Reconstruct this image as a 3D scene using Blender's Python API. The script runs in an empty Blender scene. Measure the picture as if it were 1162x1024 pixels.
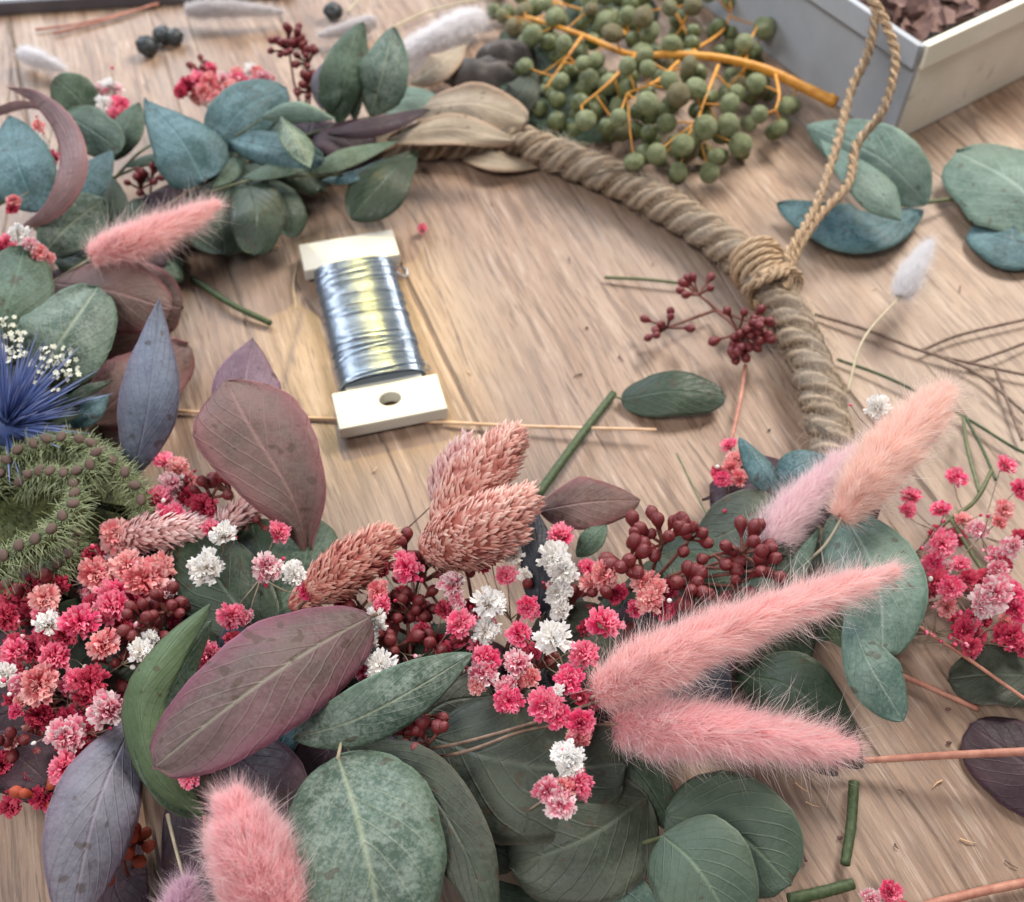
import bpy, math, random
from mathutils import Vector, Matrix, noise
R = random.Random(7)
CM = 0.01
scene = bpy.context.scene
COL = scene.collection

# ------------------------------------------------------------------ camera
H = 0.30; PITCH = math.radians(50); F = 1246.0
cam_d = bpy.data.cameras.new('camera'); cam = bpy.data.objects.new('camera', cam_d); COL.objects.link(cam)
cam.location = (0, 0, H); cam.rotation_euler = (math.radians(90) - PITCH, 0, 0)
cam_d.sensor_width = 36; cam_d.lens = 36 * F / 1162
cam_d.clip_start = 0.01; cam_d.clip_end = 50
cam_d.dof.use_dof = True; cam_d.dof.focus_distance = 0.292; cam_d.dof.aperture_fstop = 16.0
scene.camera = cam
CAMP = Vector((0, 0, H)); FWD = Vector((0, math.cos(PITCH), -math.sin(PITCH)))
UPV = Vector((0, math.sin(PITCH), math.cos(PITCH)))

# ------------------------------------------------------------------ world and lamps
w = bpy.data.worlds.new('World'); scene.world = w; w.use_nodes = True
w.node_tree.nodes['Background'].inputs[0].default_value = (0.80, 0.88, 1.0, 1)
w.node_tree.nodes['Background'].inputs[1].default_value = 0.22
def area(name, loc, target, size, size_y, power, col):
    l = bpy.data.lights.new(name, 'AREA'); l.shape = 'RECTANGLE'; l.size = size; l.size_y = size_y
    l.energy = power; l.color = col
    o = bpy.data.objects.new(name, l); COL.objects.link(o); o.location = loc
    o.rotation_euler = (Vector(target) - Vector(loc)).to_track_quat('-Z', 'Y').to_euler()
    return o
area('window_light', (0.55, 0.95, 0.85), (0, 0.3, 0), 0.40, 0.40, 19.0, (1.0, 0.925, 0.83))
area('sky_window_light', (-0.75, 1.35, 0.85), (0, 0.3, 0), 1.3, 0.7, 25.0, (0.80, 0.89, 1.0))
area('room_light', (-0.35, -0.35, 1.05), (0, 0.25, 0), 0.40, 0.35, 10.0, (1.0, 0.95, 0.91))
scene.view_settings.view_transform = 'Standard'
try: scene.view_settings.look = 'None'
except Exception: pass
scene.view_settings.exposure = 0.0; scene.view_settings.gamma = 1.0

# ------------------------------------------------------------------ helpers
def at(px, py, z=0.0):
    """photo pixel + height above the table in cm -> point in metres"""
    z *= CM
    rx = px - 581.0; ry = math.cos(PITCH) * F + math.sin(PITCH) * (512 - py)
    rz = -math.sin(PITCH) * F + math.cos(PITCH) * (512 - py)
    t = (z - H) / rz
    return Vector((rx * t, ry * t, z))
def ppx(p): return (p - CAMP).dot(FWD) / F      # metres per photo pixel there

class MB:
    def __init__(s): s.v = []; s.f = []; s.uv = []
    def vert(s, p, uv=(0, 0)):
        s.v.append(tuple(p)); s.uv.append(uv); return len(s.v) - 1
    def grid(s, rows, uvs=None, wrap=False):
        n = len(rows); m = len(rows[0]); b = len(s.v)
        for i in range(n):
            for j in range(m):
                s.vert(rows[i][j], uvs[i][j] if uvs else (i / max(1, n - 1), j / max(1, m - 1)))
        for i in range(n - 1):
            for j in range(m if wrap else m - 1):
                k = (j + 1) % m
                s.f.append((b + i * m + j, b + i * m + k, b + (i + 1) * m + k, b + (i + 1) * m + j))
        return b
WPOS = {}
def world_of(o): return WPOS.get(o.name, Vector((0, 0, 0)))
def to_mesh(name, mb, mat, origin=Vector((0, 0, 0)), smooth=True):
    me = bpy.data.meshes.new(name)
    me.from_pydata([(v[0] - origin[0], v[1] - origin[1], v[2] - origin[2]) for v in mb.v], [], mb.f)
    ul = me.uv_layers.new(name='UVMap')
    li = [0] * len(me.loops); me.loops.foreach_get('vertex_index', li)
    fl = []
    for i in li: fl += [mb.uv[i][0], mb.uv[i][1]]
    ul.data.foreach_set('uv', fl)
    if smooth: me.polygons.foreach_set('use_smooth', [True] * len(me.polygons))
    if mat: me.materials.append(mat)
    me.update(); return me
def link(name, me, parent, loc=Vector((0, 0, 0)), mw=None):
    o = bpy.data.objects.new(name, me); COL.objects.link(o)
    pw = world_of(parent) if parent else Vector((0, 0, 0))
    if mw is not None:
        m = mw.copy(); m.translation = m.translation - pw; o.matrix_basis = m
        WPOS[o.name] = mw.translation.copy()
    else:
        o.location = loc - pw; WPOS[o.name] = loc.copy()
    if parent: o.parent = parent
    return o
def part(name, mb, mat, parent, smooth=True, label=None):
    c = world_of(parent)
    o = link(name, to_mesh(name, mb, mat, c, smooth), parent, c)
    if label: o['label'] = label
    return o
def tag(o, label=None, cat=None, group=None, kind=None):
    if label: o['label'] = label
    if cat: o['category'] = cat
    if group: o['group'] = group
    if kind: o['kind'] = kind
    return o
def thing(name, label, cat, loc, group=None):
    o = bpy.data.objects.new(name, None); COL.objects.link(o); o.empty_display_size = 0.01
    loc = Vector(loc); loc.z = max(0.0, loc.z)
    o.location = loc; WPOS[o.name] = loc.copy()
    return tag(o, label, cat, group)
def solo(name, mb, mat, label, cat, group=None, smooth=True):
    c = Vector((0, 0, 0))
    for v in mb.v: c += Vector(v)
    c /= len(mb.v); c.z = min(v[2] for v in mb.v)
    o = link(name, to_mesh(name, mb, mat, c, smooth), None, c)
    return tag(o, label, cat, group)

def catmull(pts, n):
    if len(pts) == 2: return [pts[0].lerp(pts[1], i / (n - 1)) for i in range(n)]
    P = [pts[0] * 2 - pts[1]] + list(pts) + [pts[-1] * 2 - pts[-2]]
    out = []; m = len(pts) - 1
    for i in range(n):
        t = i / (n - 1) * m; k = min(int(t), m - 1); u = t - k
        a, b, c, d = P[k:k + 4]
        out.append(0.5 * ((2 * b) + (c - a) * u + (2 * a - 5 * b + 4 * c - d) * u * u + (3 * b - a - 3 * c + d) * u ** 3))
    return out
def tangents(ps):
    n = len(ps); T = []
    for i in range(n):
        t = ps[min(i + 1, n - 1)] - ps[max(i - 1, 0)]
        T.append(t.normalized() if t.length > 1e-9 else Vector((0, 0, 1)))
    return T
def tube(mb, pts, r, sides=7, n=None, caps=True, rough=0.0):
    """tube through points; r = a number or a list along the path (metres)"""
    ps = catmull(pts, n) if n else pts
    T = tangents(ps); rows = []; uvs = []
    a = T[0].orthogonal().normalized(); acc = 0
    m = len(ps)
    for i, p in enumerate(ps):
        if i: acc += (ps[i] - ps[i - 1]).length
        a = (a - T[i] * a.dot(T[i])); a = a.normalized() if a.length > 1e-9 else T[i].orthogonal().normalized()
        b = T[i].cross(a)
        rr = r if not isinstance(r, (list, tuple)) else r[0] + (r[-1] - r[0]) * i / (m - 1) if len(r) == 2 else r[min(i, len(r) - 1)]
        if rough: rr *= 1 + R.uniform(-rough, rough)
        rows.append([p + (a * math.cos(2 * math.pi * j / sides) + b * math.sin(2 * math.pi * j / sides)) * rr for j in range(sides)])
        uvs.append([(acc / CM, j / sides) for j in range(sides)])
    base = mb.grid(rows, uvs, wrap=True)
    if caps:
        mb.f.append(tuple(base + j for j in range(sides))[::-1])
        e = base + (m - 1) * sides
        mb.f.append(tuple(e + j for j in range(sides)))
def basis(z, roll=0.0):
    z = z.normalized(); x = z.orthogonal().normalized(); y = z.cross(x)
    x2 = x * math.cos(roll) + y * math.sin(roll); y2 = z.cross(x2)
    return Matrix((x2, y2, z)).transposed()
def place(p, zdir, s, roll=None):
    m = basis(zdir, R.uniform(0, 6.28) if roll is None else roll).to_4x4()
    m = m @ Matrix.Diagonal((s, s, s, 1)) if not isinstance(s, tuple) else m @ Matrix.Diagonal((*s, 1))
    m.translation = p; return m
def rvec(r=R):
    while True:
        v = Vector((r.uniform(-1, 1), r.uniform(-1, 1), r.uniform(-1, 1)))
        if 0.05 < v.length < 1: return v.normalized()

# ------------------------------------------------------------------ materials
def new_mat(name):
    m = bpy.data.materials.new(name); m.use_nodes = True; nt = m.node_tree; nt.nodes.clear()
    out = nt.nodes.new('ShaderNodeOutputMaterial'); b = nt.nodes.new('ShaderNodeBsdfPrincipled')
    nt.links.new(b.outputs[0], out.inputs[0]); return m, nt, b, out
def N(nt, t, **kw):
    n = nt.nodes.new(t)
    for k, v in kw.items():
        if k.startswith('_'): n.inputs[int(k[1:])].default_value = v
        else: setattr(n, k, v)
    return n
def L(nt, a, b): nt.links.new(a, b)
def mixc(nt, fac, a, b, blend='MIX'):
    m = nt.nodes.new('ShaderNodeMix'); m.data_type = 'RGBA'; m.blend_type = blend
    for sock, v in ((m.inputs[0], fac), (m.inputs[6], a), (m.inputs[7], b)):
        if hasattr(v, 'is_output'): nt.links.new(v, sock)
        else: sock.default_value = v if not isinstance(v, tuple) else (*v[:3], 1)
    return m.outputs[2]
def ramp(nt, src, stops):
    r = nt.nodes.new('ShaderNodeValToRGB'); nt.links.new(src, r.inputs[0])
    while len(r.color_ramp.elements) < len(stops): r.color_ramp.elements.new(0.5)
    for e, (p, c) in zip(r.color_ramp.elements, stops):
        e.position = p; e.color = (*c, 1) if isinstance(c, tuple) else (c, c, c, 1)
    return r.outputs[0]
def mth(nt, op, a, b=None, c=None):
    m = nt.nodes.new('ShaderNodeMath'); m.operation = op
    for i, v in enumerate((a, b, c)):
        if v is None: continue
        if hasattr(v, 'is_output'): nt.links.new(v, m.inputs[i])
        else: m.inputs[i].default_value = v
    return m.outputs[0]
def noise_n(nt, vec, scale, detail=4, rough=0.55, dist=0.0):
    n = nt.nodes.new('ShaderNodeTexNoise'); n.inputs['Scale'].default_value = scale
    n.inputs['Detail'].default_value = detail; n.inputs['Roughness'].default_value = rough
    n.inputs['Distortion'].default_value = dist
    if vec is not None: nt.links.new(vec, n.inputs['Vector'])
    return n.outputs[0]
def bump(nt, b, h, strength, dist):
    n = nt.nodes.new('ShaderNodeBump'); n.inputs['Strength'].default_value = strength; n.inputs['Distance'].default_value = dist
    nt.links.new(h, n.inputs['Height']); nt.links.new(n.outputs[0], b.inputs['Normal'])

LM = {}
def leaf_mat(key, base, dark, bloom, edge, back, bloom_amt=0.5, vein=None, edge_amt=0.5, rough=0.5, net=False, spec=0.38):
    m, nt, b, out = new_mat('leaf_' + key)
    base, dark, bloom, edge, back = [tuple(x * k_ for x in q_) for q_, k_ in ((base, .72), (dark, .58), (bloom, .85), (edge, .75), (back, .75))]
    tc = N(nt, 'ShaderNodeTexCoord'); sep = N(nt, 'ShaderNodeSeparateXYZ'); L(nt, tc.outputs['UV'], sep.inputs[0])
    u, v = sep.outputs[0], sep.outputs[1]
    ob = tc.outputs['Object']
    av = mth(nt, 'ABSOLUTE', mth(nt, 'SUBTRACT', v, 0.5))              # 0 midrib .. .5 edge
    big = ramp(nt, noise_n(nt, ob, 70, 3, 0.5), [(0.30, 0.0), (0.72, 1.0)])
    c = mixc(nt, big, dark, base)
    # frost: fine speckled wax
    fine = noise_n(nt, ob, 900, 3, 0.75)
    patch = noise_n(nt, ob, 170, 3, 0.6)
    fr = ramp(nt, mth(nt, 'ADD', mth(nt, 'MULTIPLY', fine, 0.6), mth(nt, 'MULTIPLY', patch, 0.5)), [(0.48, 0.0), (0.66, 1.0)])
    c = mixc(nt, mth(nt, 'MULTIPLY', fr, bloom_amt * 0.72), c, bloom)
    # side veins
    s = mth(nt, 'SINE', mth(nt, 'ADD', mth(nt, 'SUBTRACT', mth(nt, 'MULTIPLY', u, 46), mth(nt, 'MULTIPLY', av, 44)),
                            mth(nt, 'MULTIPLY', noise_n(nt, ob, 60, 2), 5)))
    sv = ramp(nt, mth(nt, 'MULTIPLY_ADD', s, 0.5, 0.5), [(0.93, 0.0), (1.0, 1.0)])
    vc = vein or tuple(min(1, x * 1.7 + 0.03) for x in base)
    c = mixc(nt, mth(nt, 'MULTIPLY', sv, 0.16), c, vc)
    mr = ramp(nt, av, [(0.0, 1.0), (0.010, 0.7), (0.030, 0.0)])
    c = mixc(nt, mth(nt, 'MULTIPLY', mr, 0.50), c, vc)
    if net:
        vo = nt.nodes.new('ShaderNodeTexVoronoi'); vo.feature = 'DISTANCE_TO_EDGE'; vo.inputs['Scale'].default_value = 320
        L(nt, ob, vo.inputs['Vector'])
        c = mixc(nt, mth(nt, 'MULTIPLY', ramp(nt, vo.outputs[0], [(0.0, 1.0), (0.09, 0.0)]), 0.45), c, dark)
    # reddish / pale rim
    ed = ramp(nt, mth(nt, 'ADD', av, mth(nt, 'MULTIPLY', mth(nt, 'SUBTRACT', patch, 0.5), 0.25)), [(0.28, 0.0), (0.5, 1.0)])
    c = mixc(nt, mth(nt, 'MULTIPLY', ed, edge_amt), c, edge)
    rim = ramp(nt, av, [(0.475, 0.0), (0.495, 1.0)])
    c = mixc(nt, mth(nt, 'MULTIPLY', rim, 0.55), c, tuple(min(1, x * 1.5 + 0.06) for x in edge))
    # small brown blemishes
    bl = ramp(nt, noise_n(nt, ob, 260, 1, 0.4), [(0.68, 0.0), (0.72, 1.0)])
    c = mixc(nt, mth(nt, 'MULTIPLY', bl, 0.55), c, (0.06, 0.035, 0.02))
    geo = N(nt, 'ShaderNodeNewGeometry')
    bk = mixc(nt, fr, back, tuple(min(1, x * 1.25 + 0.02) for x in back))
    c = mixc(nt, geo.outputs['Backfacing'], c, bk)
    L(nt, c, b.inputs['Base Color'])
    rr = mth(nt, 'MULTIPLY_ADD', fr, 0.22, rough); L(nt, rr, b.inputs['Roughness'])
    b.inputs['Specular IOR Level'].default_value = spec
    hh = mth(nt, 'ADD', mth(nt, 'ADD', mth(nt, 'MULTIPLY', sv, 0.35), mth(nt, 'MULTIPLY', mr, -0.8)),
             mth(nt, 'MULTIPLY', noise_n(nt, ob, 420, 4, 0.6), 0.9))
    bump(nt, b, hh, 0.75, 0.0005)
    tr = N(nt, 'ShaderNodeBsdfTranslucent'); L(nt, c, tr.inputs[0])
    ms = N(nt, 'ShaderNodeMixShader', _0=0.12); L(nt, b.outputs[0], ms.inputs[1]); L(nt, tr.outputs[0], ms.inputs[2])
    L(nt, ms.outputs[0], out.inputs[0]); LM[key] = m
leaf_mat('green',  (0.085, 0.150, 0.090), (0.045, 0.090, 0.050), (0.30, 0.40, 0.34), (0.10, 0.14, 0.08), (0.16, 0.24, 0.18), 0.50)
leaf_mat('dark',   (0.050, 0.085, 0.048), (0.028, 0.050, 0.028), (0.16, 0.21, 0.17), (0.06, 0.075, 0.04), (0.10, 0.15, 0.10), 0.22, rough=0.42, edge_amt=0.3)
leaf_mat('olive',  (0.085, 0.105, 0.070), (0.050, 0.064, 0.044), (0.19, 0.22, 0.18), (0.085, 0.080, 0.055), (0.12, 0.15, 0.11), 0.25, rough=0.48, edge_amt=0.35)
leaf_mat('teal',   (0.085, 0.195, 0.205), (0.048, 0.125, 0.135), (0.36, 0.54, 0.62), (0.06, 0.12, 0.10), (0.18, 0.30, 0.32), 0.50)
leaf_mat('frost',  (0.120, 0.200, 0.150), (0.070, 0.125, 0.085), (0.48, 0.56, 0.50), (0.10, 0.17, 0.11), (0.20, 0.28, 0.22), 0.62, vein=(0.42, 0.47, 0.32))
leaf_mat('pale',   (0.200, 0.310, 0.250), (0.125, 0.225, 0.180), (0.40, 0.52, 0.46), (0.18, 0.28, 0.21), (0.26, 0.36, 0.31), 0.50, vein=(0.40, 0.50, 0.42))
leaf_mat('net',    (0.200, 0.310, 0.260), (0.090, 0.190, 0.160), (0.42, 0.54, 0.49), (0.16, 0.26, 0.19), (0.26, 0.36, 0.31), 0.40, vein=(0.45, 0.55, 0.47), net=True)
leaf_mat('bright', (0.165, 0.250, 0.120), (0.120, 0.190, 0.090), (0.24, 0.32, 0.24), (0.11, 0.16, 0.08), (0.17, 0.24, 0.16), 0.22, vein=(0.22, 0.30, 0.17))
leaf_mat('sage', (0.110, 0.165, 0.115), (0.085, 0.135, 0.095), (0.20, 0.27, 0.22), (0.12, 0.16, 0.11), (0.17, 0.24, 0.18), 0.18, vein=(0.20, 0.27, 0.18))
leaf_mat('purple', (0.230, 0.110, 0.130), (0.150, 0.110, 0.095), (0.42, 0.34, 0.33), (0.240, 0.065, 0.115), (0.20, 0.13, 0.17), 0.26, vein=(0.34, 0.33, 0.25), edge_amt=0.75)
leaf_mat('burgundy', (0.255, 0.135, 0.120), (0.180, 0.110, 0.095), (0.38, 0.32, 0.29), (0.290, 0.095, 0.105), (0.30, 0.18, 0.24), 0.28, edge_amt=0.7)
leaf_mat('lilac',  (0.260, 0.260, 0.320), (0.190, 0.175, 0.225), (0.42, 0.42, 0.48), (0.22, 0.13, 0.19), (0.24, 0.22, 0.27), 0.40, vein=(0.30, 0.26, 0.32), edge_amt=0.45)
leaf_mat('mauve', (0.30, 0.19, 0.25), (0.24, 0.14, 0.19), (0.45, 0.36, 0.42), (0.28, 0.13, 0.19), (0.26, 0.18, 0.24), 0.3, vein=(0.36, 0.26, 0.32))
leaf_mat('bluegrey', (0.22, 0.27, 0.38), (0.17, 0.20, 0.29), (0.42, 0.46, 0.56), (0.20, 0.13, 0.19), (0.22, 0.24, 0.32), 0.4, vein=(0.28, 0.30, 0.38), edge_amt=0.35)
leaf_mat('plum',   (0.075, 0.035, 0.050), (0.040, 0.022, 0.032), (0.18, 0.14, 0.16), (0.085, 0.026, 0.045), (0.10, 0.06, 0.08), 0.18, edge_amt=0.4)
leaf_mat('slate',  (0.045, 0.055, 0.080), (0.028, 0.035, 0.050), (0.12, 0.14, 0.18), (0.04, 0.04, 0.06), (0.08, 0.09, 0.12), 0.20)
leaf_mat('tan',    (0.58, 0.46, 0.33), (0.46, 0.36, 0.26), (0.62, 0.56, 0.45), (0.48, 0.28, 0.17), (0.32, 0.24, 0.17), 0.35, rough=0.7)
leaf_mat('sickle', (0.34, 0.20, 0.20), (0.25, 0.14, 0.145), (0.42, 0.32, 0.33), (0.38, 0.13, 0.13), (0.26, 0.24, 0.30), 0.20, edge_amt=0.5)

def simple(name, c1, c2, scale=300, rough=0.6, spec=0.4, bmp=0.4, bdist=0.0003, metallic=0.0, sss=0.0):
    m, nt, b, out = new_mat(name)
    tc = N(nt, 'ShaderNodeTexCoord'); n = noise_n(nt, tc.outputs['Object'], scale, 4, 0.6)
    c = mixc(nt, ramp(nt, n, [(0.35, 0.0), (0.65, 1.0)]), c1, c2); L(nt, c, b.inputs['Base Color'])
    b.inputs['Roughness'].default_value = rough; b.inputs['Specular IOR Level'].default_value = spec
    b.inputs['Metallic'].default_value = metallic
    if sss: b.inputs['Subsurface Weight'].default_value = sss; b.inputs['Subsurface Radius'].default_value = (0.004, 0.003, 0.002); b.inputs['Subsurface Scale'].default_value = 0.5
    if bmp: bump(nt, b, n, bmp, bdist)
    return m
M_stem = simple('stem_green', (0.085, 0.105, 0.045), (0.15, 0.16, 0.08), 400)
M_twig = simple('stem_brown', (0.11, 0.065, 0.045), (0.22, 0.15, 0.11), 400)
M_palestem = simple('stem_pale', (0.42, 0.36, 0.24), (0.55, 0.47, 0.33), 300)
M_redstem = simple('stem_red', (0.36, 0.14, 0.10), (0.50, 0.24, 0.17), 300)
M_dkgreen = simple('stem_dark_green', (0.035, 0.060, 0.022), (0.075, 0.105, 0.045), 700)
M_orange = simple('stem_orange', (0.52, 0.20, 0.025), (0.68, 0.33, 0.05), 250, rough=0.5)
M_straw = simple('straw', (0.60, 0.38, 0.22), (0.75, 0.52, 0.34), 200, rough=0.55)
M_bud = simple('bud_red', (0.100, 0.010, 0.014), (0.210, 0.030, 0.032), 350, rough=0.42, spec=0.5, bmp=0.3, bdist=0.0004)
M_budlit = simple('bud_red_lit', (0.34, 0.045, 0.025), (0.48, 0.10, 0.04), 350, rough=0.45)  # lit copy of the red bud colour, bright light painted in as orange-red
M_budstem = simple('bud_stalk', (0.13, 0.045, 0.035), (0.20, 0.075, 0.055), 350)
M_black = simple('berry_black', (0.020, 0.025, 0.028), (0.060, 0.070, 0.072), 300, rough=0.45, bmp=0.6, bdist=0.001)
M_spool = simple('spool_plastic', (0.54, 0.53, 0.47), (0.60, 0.59, 0.53), 60, rough=0.4, spec=0.5, bmp=0.05, sss=0.15)
M_greybox = simple('box_grey', (0.36, 0.38, 0.41), (0.42, 0.44, 0.47), 30, rough=0.8, bmp=0.2)
M_brown = simple('dried_brown', (0.10, 0.055, 0.05), (0.22, 0.13, 0.11), 200, rough=0.8)
M_carrot = simple('carrot_green', (0.035, 0.045, 0.012), (0.10, 0.11, 0.035), 500, rough=0.7)
M_bristle = simple('bristle_green', (0.15, 0.20, 0.09), (0.36, 0.39, 0.23), 400, rough=0.6)
M_seed = simple('seed_brown', (0.07, 0.040, 0.030), (0.17, 0.11, 0.09), 900, rough=0.7)
M_lace = simple('lace_cream', (0.66, 0.66, 0.50), (0.82, 0.82, 0.70), 500, rough=0.7)
M_stone = simple('pod_grey', (0.05, 0.045, 0.045), (0.13, 0.11, 0.10), 120, rough=0.7)
M_tray = simple('tray_grey', (0.55, 0.57, 0.60), (0.62, 0.64, 0.66), 50, rough=0.5)
M_trayedge = simple('tray_edge', (0.07, 0.065, 0.075), (0.10, 0.09, 0.10), 50, rough=0.5)

def spike_mat():
    m, nt, b, out = new_mat('sea_holly_blue')
    tc = N(nt, 'ShaderNodeTexCoord'); sep = N(nt, 'ShaderNodeSeparateXYZ'); L(nt, tc.outputs['UV'], sep.inputs[0])
    c = ramp(nt, sep.outputs[0], [(0.0, (0.020, 0.045, 0.17)), (0.55, (0.075, 0.12, 0.34)), (1.0, (0.25, 0.25, 0.36))])
    c = mixc(nt, mth(nt, 'MULTIPLY', noise_n(nt, tc.outputs['Object'], 300), 0.6), c, (0.17, 0.23, 0.46), 'MIX'); L(nt, c, b.inputs['Base Color'])
    b.inputs['Roughness'].default_value = 0.5; return m
M_spike = spike_mat()

def petal_mat(name, core, mid, edge):
    m, nt, b, out = new_mat(name)
    tc = N(nt, 'ShaderNodeTexCoord'); sep = N(nt, 'ShaderNodeSeparateXYZ'); L(nt, tc.outputs['UV'], sep.inputs[0])
    oi = N(nt, 'ShaderNodeObjectInfo')
    f = mth(nt, 'ADD', sep.outputs[0], mth(nt, 'MULTIPLY', mth(nt, 'SUBTRACT', oi.outputs['Random'], 0.5), 0.35))
    f = mth(nt, 'ADD', f, mth(nt, 'MULTIPLY', mth(nt, 'SUBTRACT', sep.outputs[1], 0.5), 0.5))
    c = ramp(nt, f, [(0.05, core), (0.55, mid), (0.98, edge)]); L(nt, c, b.inputs['Base Color'])
    b.inputs['Roughness'].default_value = 0.65; b.inputs['Specular IOR Level'].default_value = 0.25
    tr = N(nt, 'ShaderNodeBsdfTranslucent'); L(nt, c, tr.inputs[0])
    ms = N(nt, 'ShaderNodeMixShader', _0=0.28); L(nt, b.outputs[0], ms.inputs[1]); L(nt, tr.outputs[0], ms.inputs[2])
    L(nt, ms.outputs[0], out.inputs[0]); return m
PM = {'p': petal_mat('petal_pink', (0.48, 0.012, 0.07), (0.85, 0.065, 0.20), (0.94, 0.34, 0.45)),
      'd': petal_mat('petal_crimson', (0.24, 0.006, 0.03), (0.52, 0.025, 0.085), (0.72, 0.11, 0.18)),
      's': petal_mat('petal_salmon', (0.52, 0.060, 0.09), (0.82, 0.20, 0.23), (0.92, 0.52, 0.50)),
      'm': petal_mat('petal_pink_white', (0.70, 0.06, 0.17), (0.82, 0.24, 0.34), (0.92, 0.78, 0.78)),
      'w': petal_mat('petal_white', (0.84, 0.74, 0.64), (0.91, 0.89, 0.86), (0.94, 0.93, 0.92))}
M_calyx = simple('calyx', (0.16, 0.13, 0.07), (0.25, 0.16, 0.12), 300)

def fur_mat(name, root, tip, dim=0.9):
    m, nt, b, out = new_mat(name)
    tc = N(nt, 'ShaderNodeTexCoord'); sep = N(nt, 'ShaderNodeSeparateXYZ'); L(nt, tc.outputs['UV'], sep.inputs[0])
    c = mixc(nt, sep.outputs[0], root, tip)
    c = mixc(nt, mth(nt, 'MULTIPLY', sep.outputs[1], 0.5), c, tuple(min(1, x * 1.08 + 0.06) for x in tip))
    L(nt, c, b.inputs['Base Color']); b.inputs['Roughness'].default_value = 0.75; b.inputs['Specular IOR Level'].default_value = 0.15
    tr = N(nt, 'ShaderNodeBsdfTranslucent'); L(nt, c, tr.inputs[0])
    ms = N(nt, 'ShaderNodeMixShader', _0=0.45); L(nt, b.outputs[0], ms.inputs[1]); L(nt, tr.outputs[0], ms.inputs[2])
    L(nt, ms.outputs[0], out.inputs[0]); return m
FM = {'pink': fur_mat('fur_pink', (0.96, 0.47, 0.46), (0.985, 0.76, 0.74)),
      'peach': fur_mat('fur_peach', (0.97, 0.54, 0.43), (0.985, 0.83, 0.77)),
      'rose': fur_mat('fur_rose', (0.96, 0.44, 0.47), (0.985, 0.74, 0.75)),
      'salmon': fur_mat('fur_salmon', (0.95, 0.5, 0.49), (0.98, 0.74, 0.72)),
      'blush': fur_mat('fur_blush', (0.88, 0.6, 0.64), (0.95, 0.8, 0.82)),
      'lilac': fur_mat('fur_lilac', (0.78, 0.48, 0.6), (0.88, 0.7, 0.78)),
      'white': fur_mat('fur_white', (0.8, 0.77, 0.78), (0.9, 0.89, 0.91)),
      'grey': fur_mat('fur_grey', (0.62, 0.58, 0.58), (0.78, 0.75, 0.75))}
M_awn = fur_mat('awn_pale', (0.80, 0.58, 0.56), (0.93, 0.86, 0.83))

def bract_mat(name, a, b_, c_):
    m, nt, b, out = new_mat(name)
    tc = N(nt, 'ShaderNodeTexCoord'); sep = N(nt, 'ShaderNodeSeparateXYZ'); L(nt, tc.outputs['UV'], sep.inputs[0])
    f = mth(nt, 'ADD', mth(nt, 'MULTIPLY', sep.outputs[0], 0.65), mth(nt, 'MULTIPLY', sep.outputs[1], 0.45))
    c = ramp(nt, f, [(0.1, a), (0.5, b_), (1.0, c_)]); L(nt, c, b.inputs['Base Color'])
    b.inputs['Roughness'].default_value = 0.6
    tr = N(nt, 'ShaderNodeBsdfTranslucent'); L(nt, c, tr.inputs[0])
    ms = N(nt, 'ShaderNodeMixShader', _0=0.2); L(nt, b.outputs[0], ms.inputs[1]); L(nt, tr.outputs[0], ms.inputs[2])
    L(nt, ms.outputs[0], out.inputs[0]); return m
M_bract = bract_mat('bract_coral', (0.40, 0.12, 0.09), (0.72, 0.34, 0.28), (0.90, 0.66, 0.57))
M_bract2 = bract_mat('bract_mauve', (0.52, 0.24, 0.23), (0.76, 0.46, 0.44), (0.88, 0.70, 0.67))
M_bract3 = bract_mat('bract_rust', (0.34, 0.07, 0.06), (0.64, 0.24, 0.19), (0.84, 0.54, 0.44))

def green_berry():
    m, nt, b, out = new_mat('berry_green')
    tc = N(nt, 'ShaderNodeTexCoord'); oi = N(nt, 'ShaderNodeObjectInfo'); ob = tc.outputs['Object']
    off = N(nt, 'ShaderNodeVectorMath', operation='ADD'); L(nt, ob, off.inputs[0])
    cx = N(nt, 'ShaderNodeCombineXYZ'); L(nt, mth(nt, 'MULTIPLY', oi.outputs['Random'], 50), cx.inputs[0]); L(nt, cx.outputs[0], off.inputs[1])
    n = noise_n(nt, off.outputs[0], 1.6, 4, 0.6); n2 = noise_n(nt, off.outputs[0], 7, 4, 0.7)
    c = mixc(nt, ramp(nt, n, [(0.35, 0.0), (0.65, 1.0)]), (0.150, 0.180, 0.060), (0.270, 0.300, 0.145))
    c = mixc(nt, mth(nt, 'MULTIPLY', ramp(nt, n2, [(0.45, 0.0), (0.7, 1.0)]), 0.45), c, (0.36, 0.43, 0.34))
    c = mixc(nt, mth(nt, 'MULTIPLY', ramp(nt, oi.outputs['Random'], [(0.78, 0.0), (0.95, 1.0)]), 0.6), c, (0.16, 0.09, 0.04))
    L(nt, c, b.inputs['Base Color']); b.inputs['Roughness'].default_value = 0.5
    bump(nt, b, n2, 0.5, 0.05); return m
M_gberry = green_berry()

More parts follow.
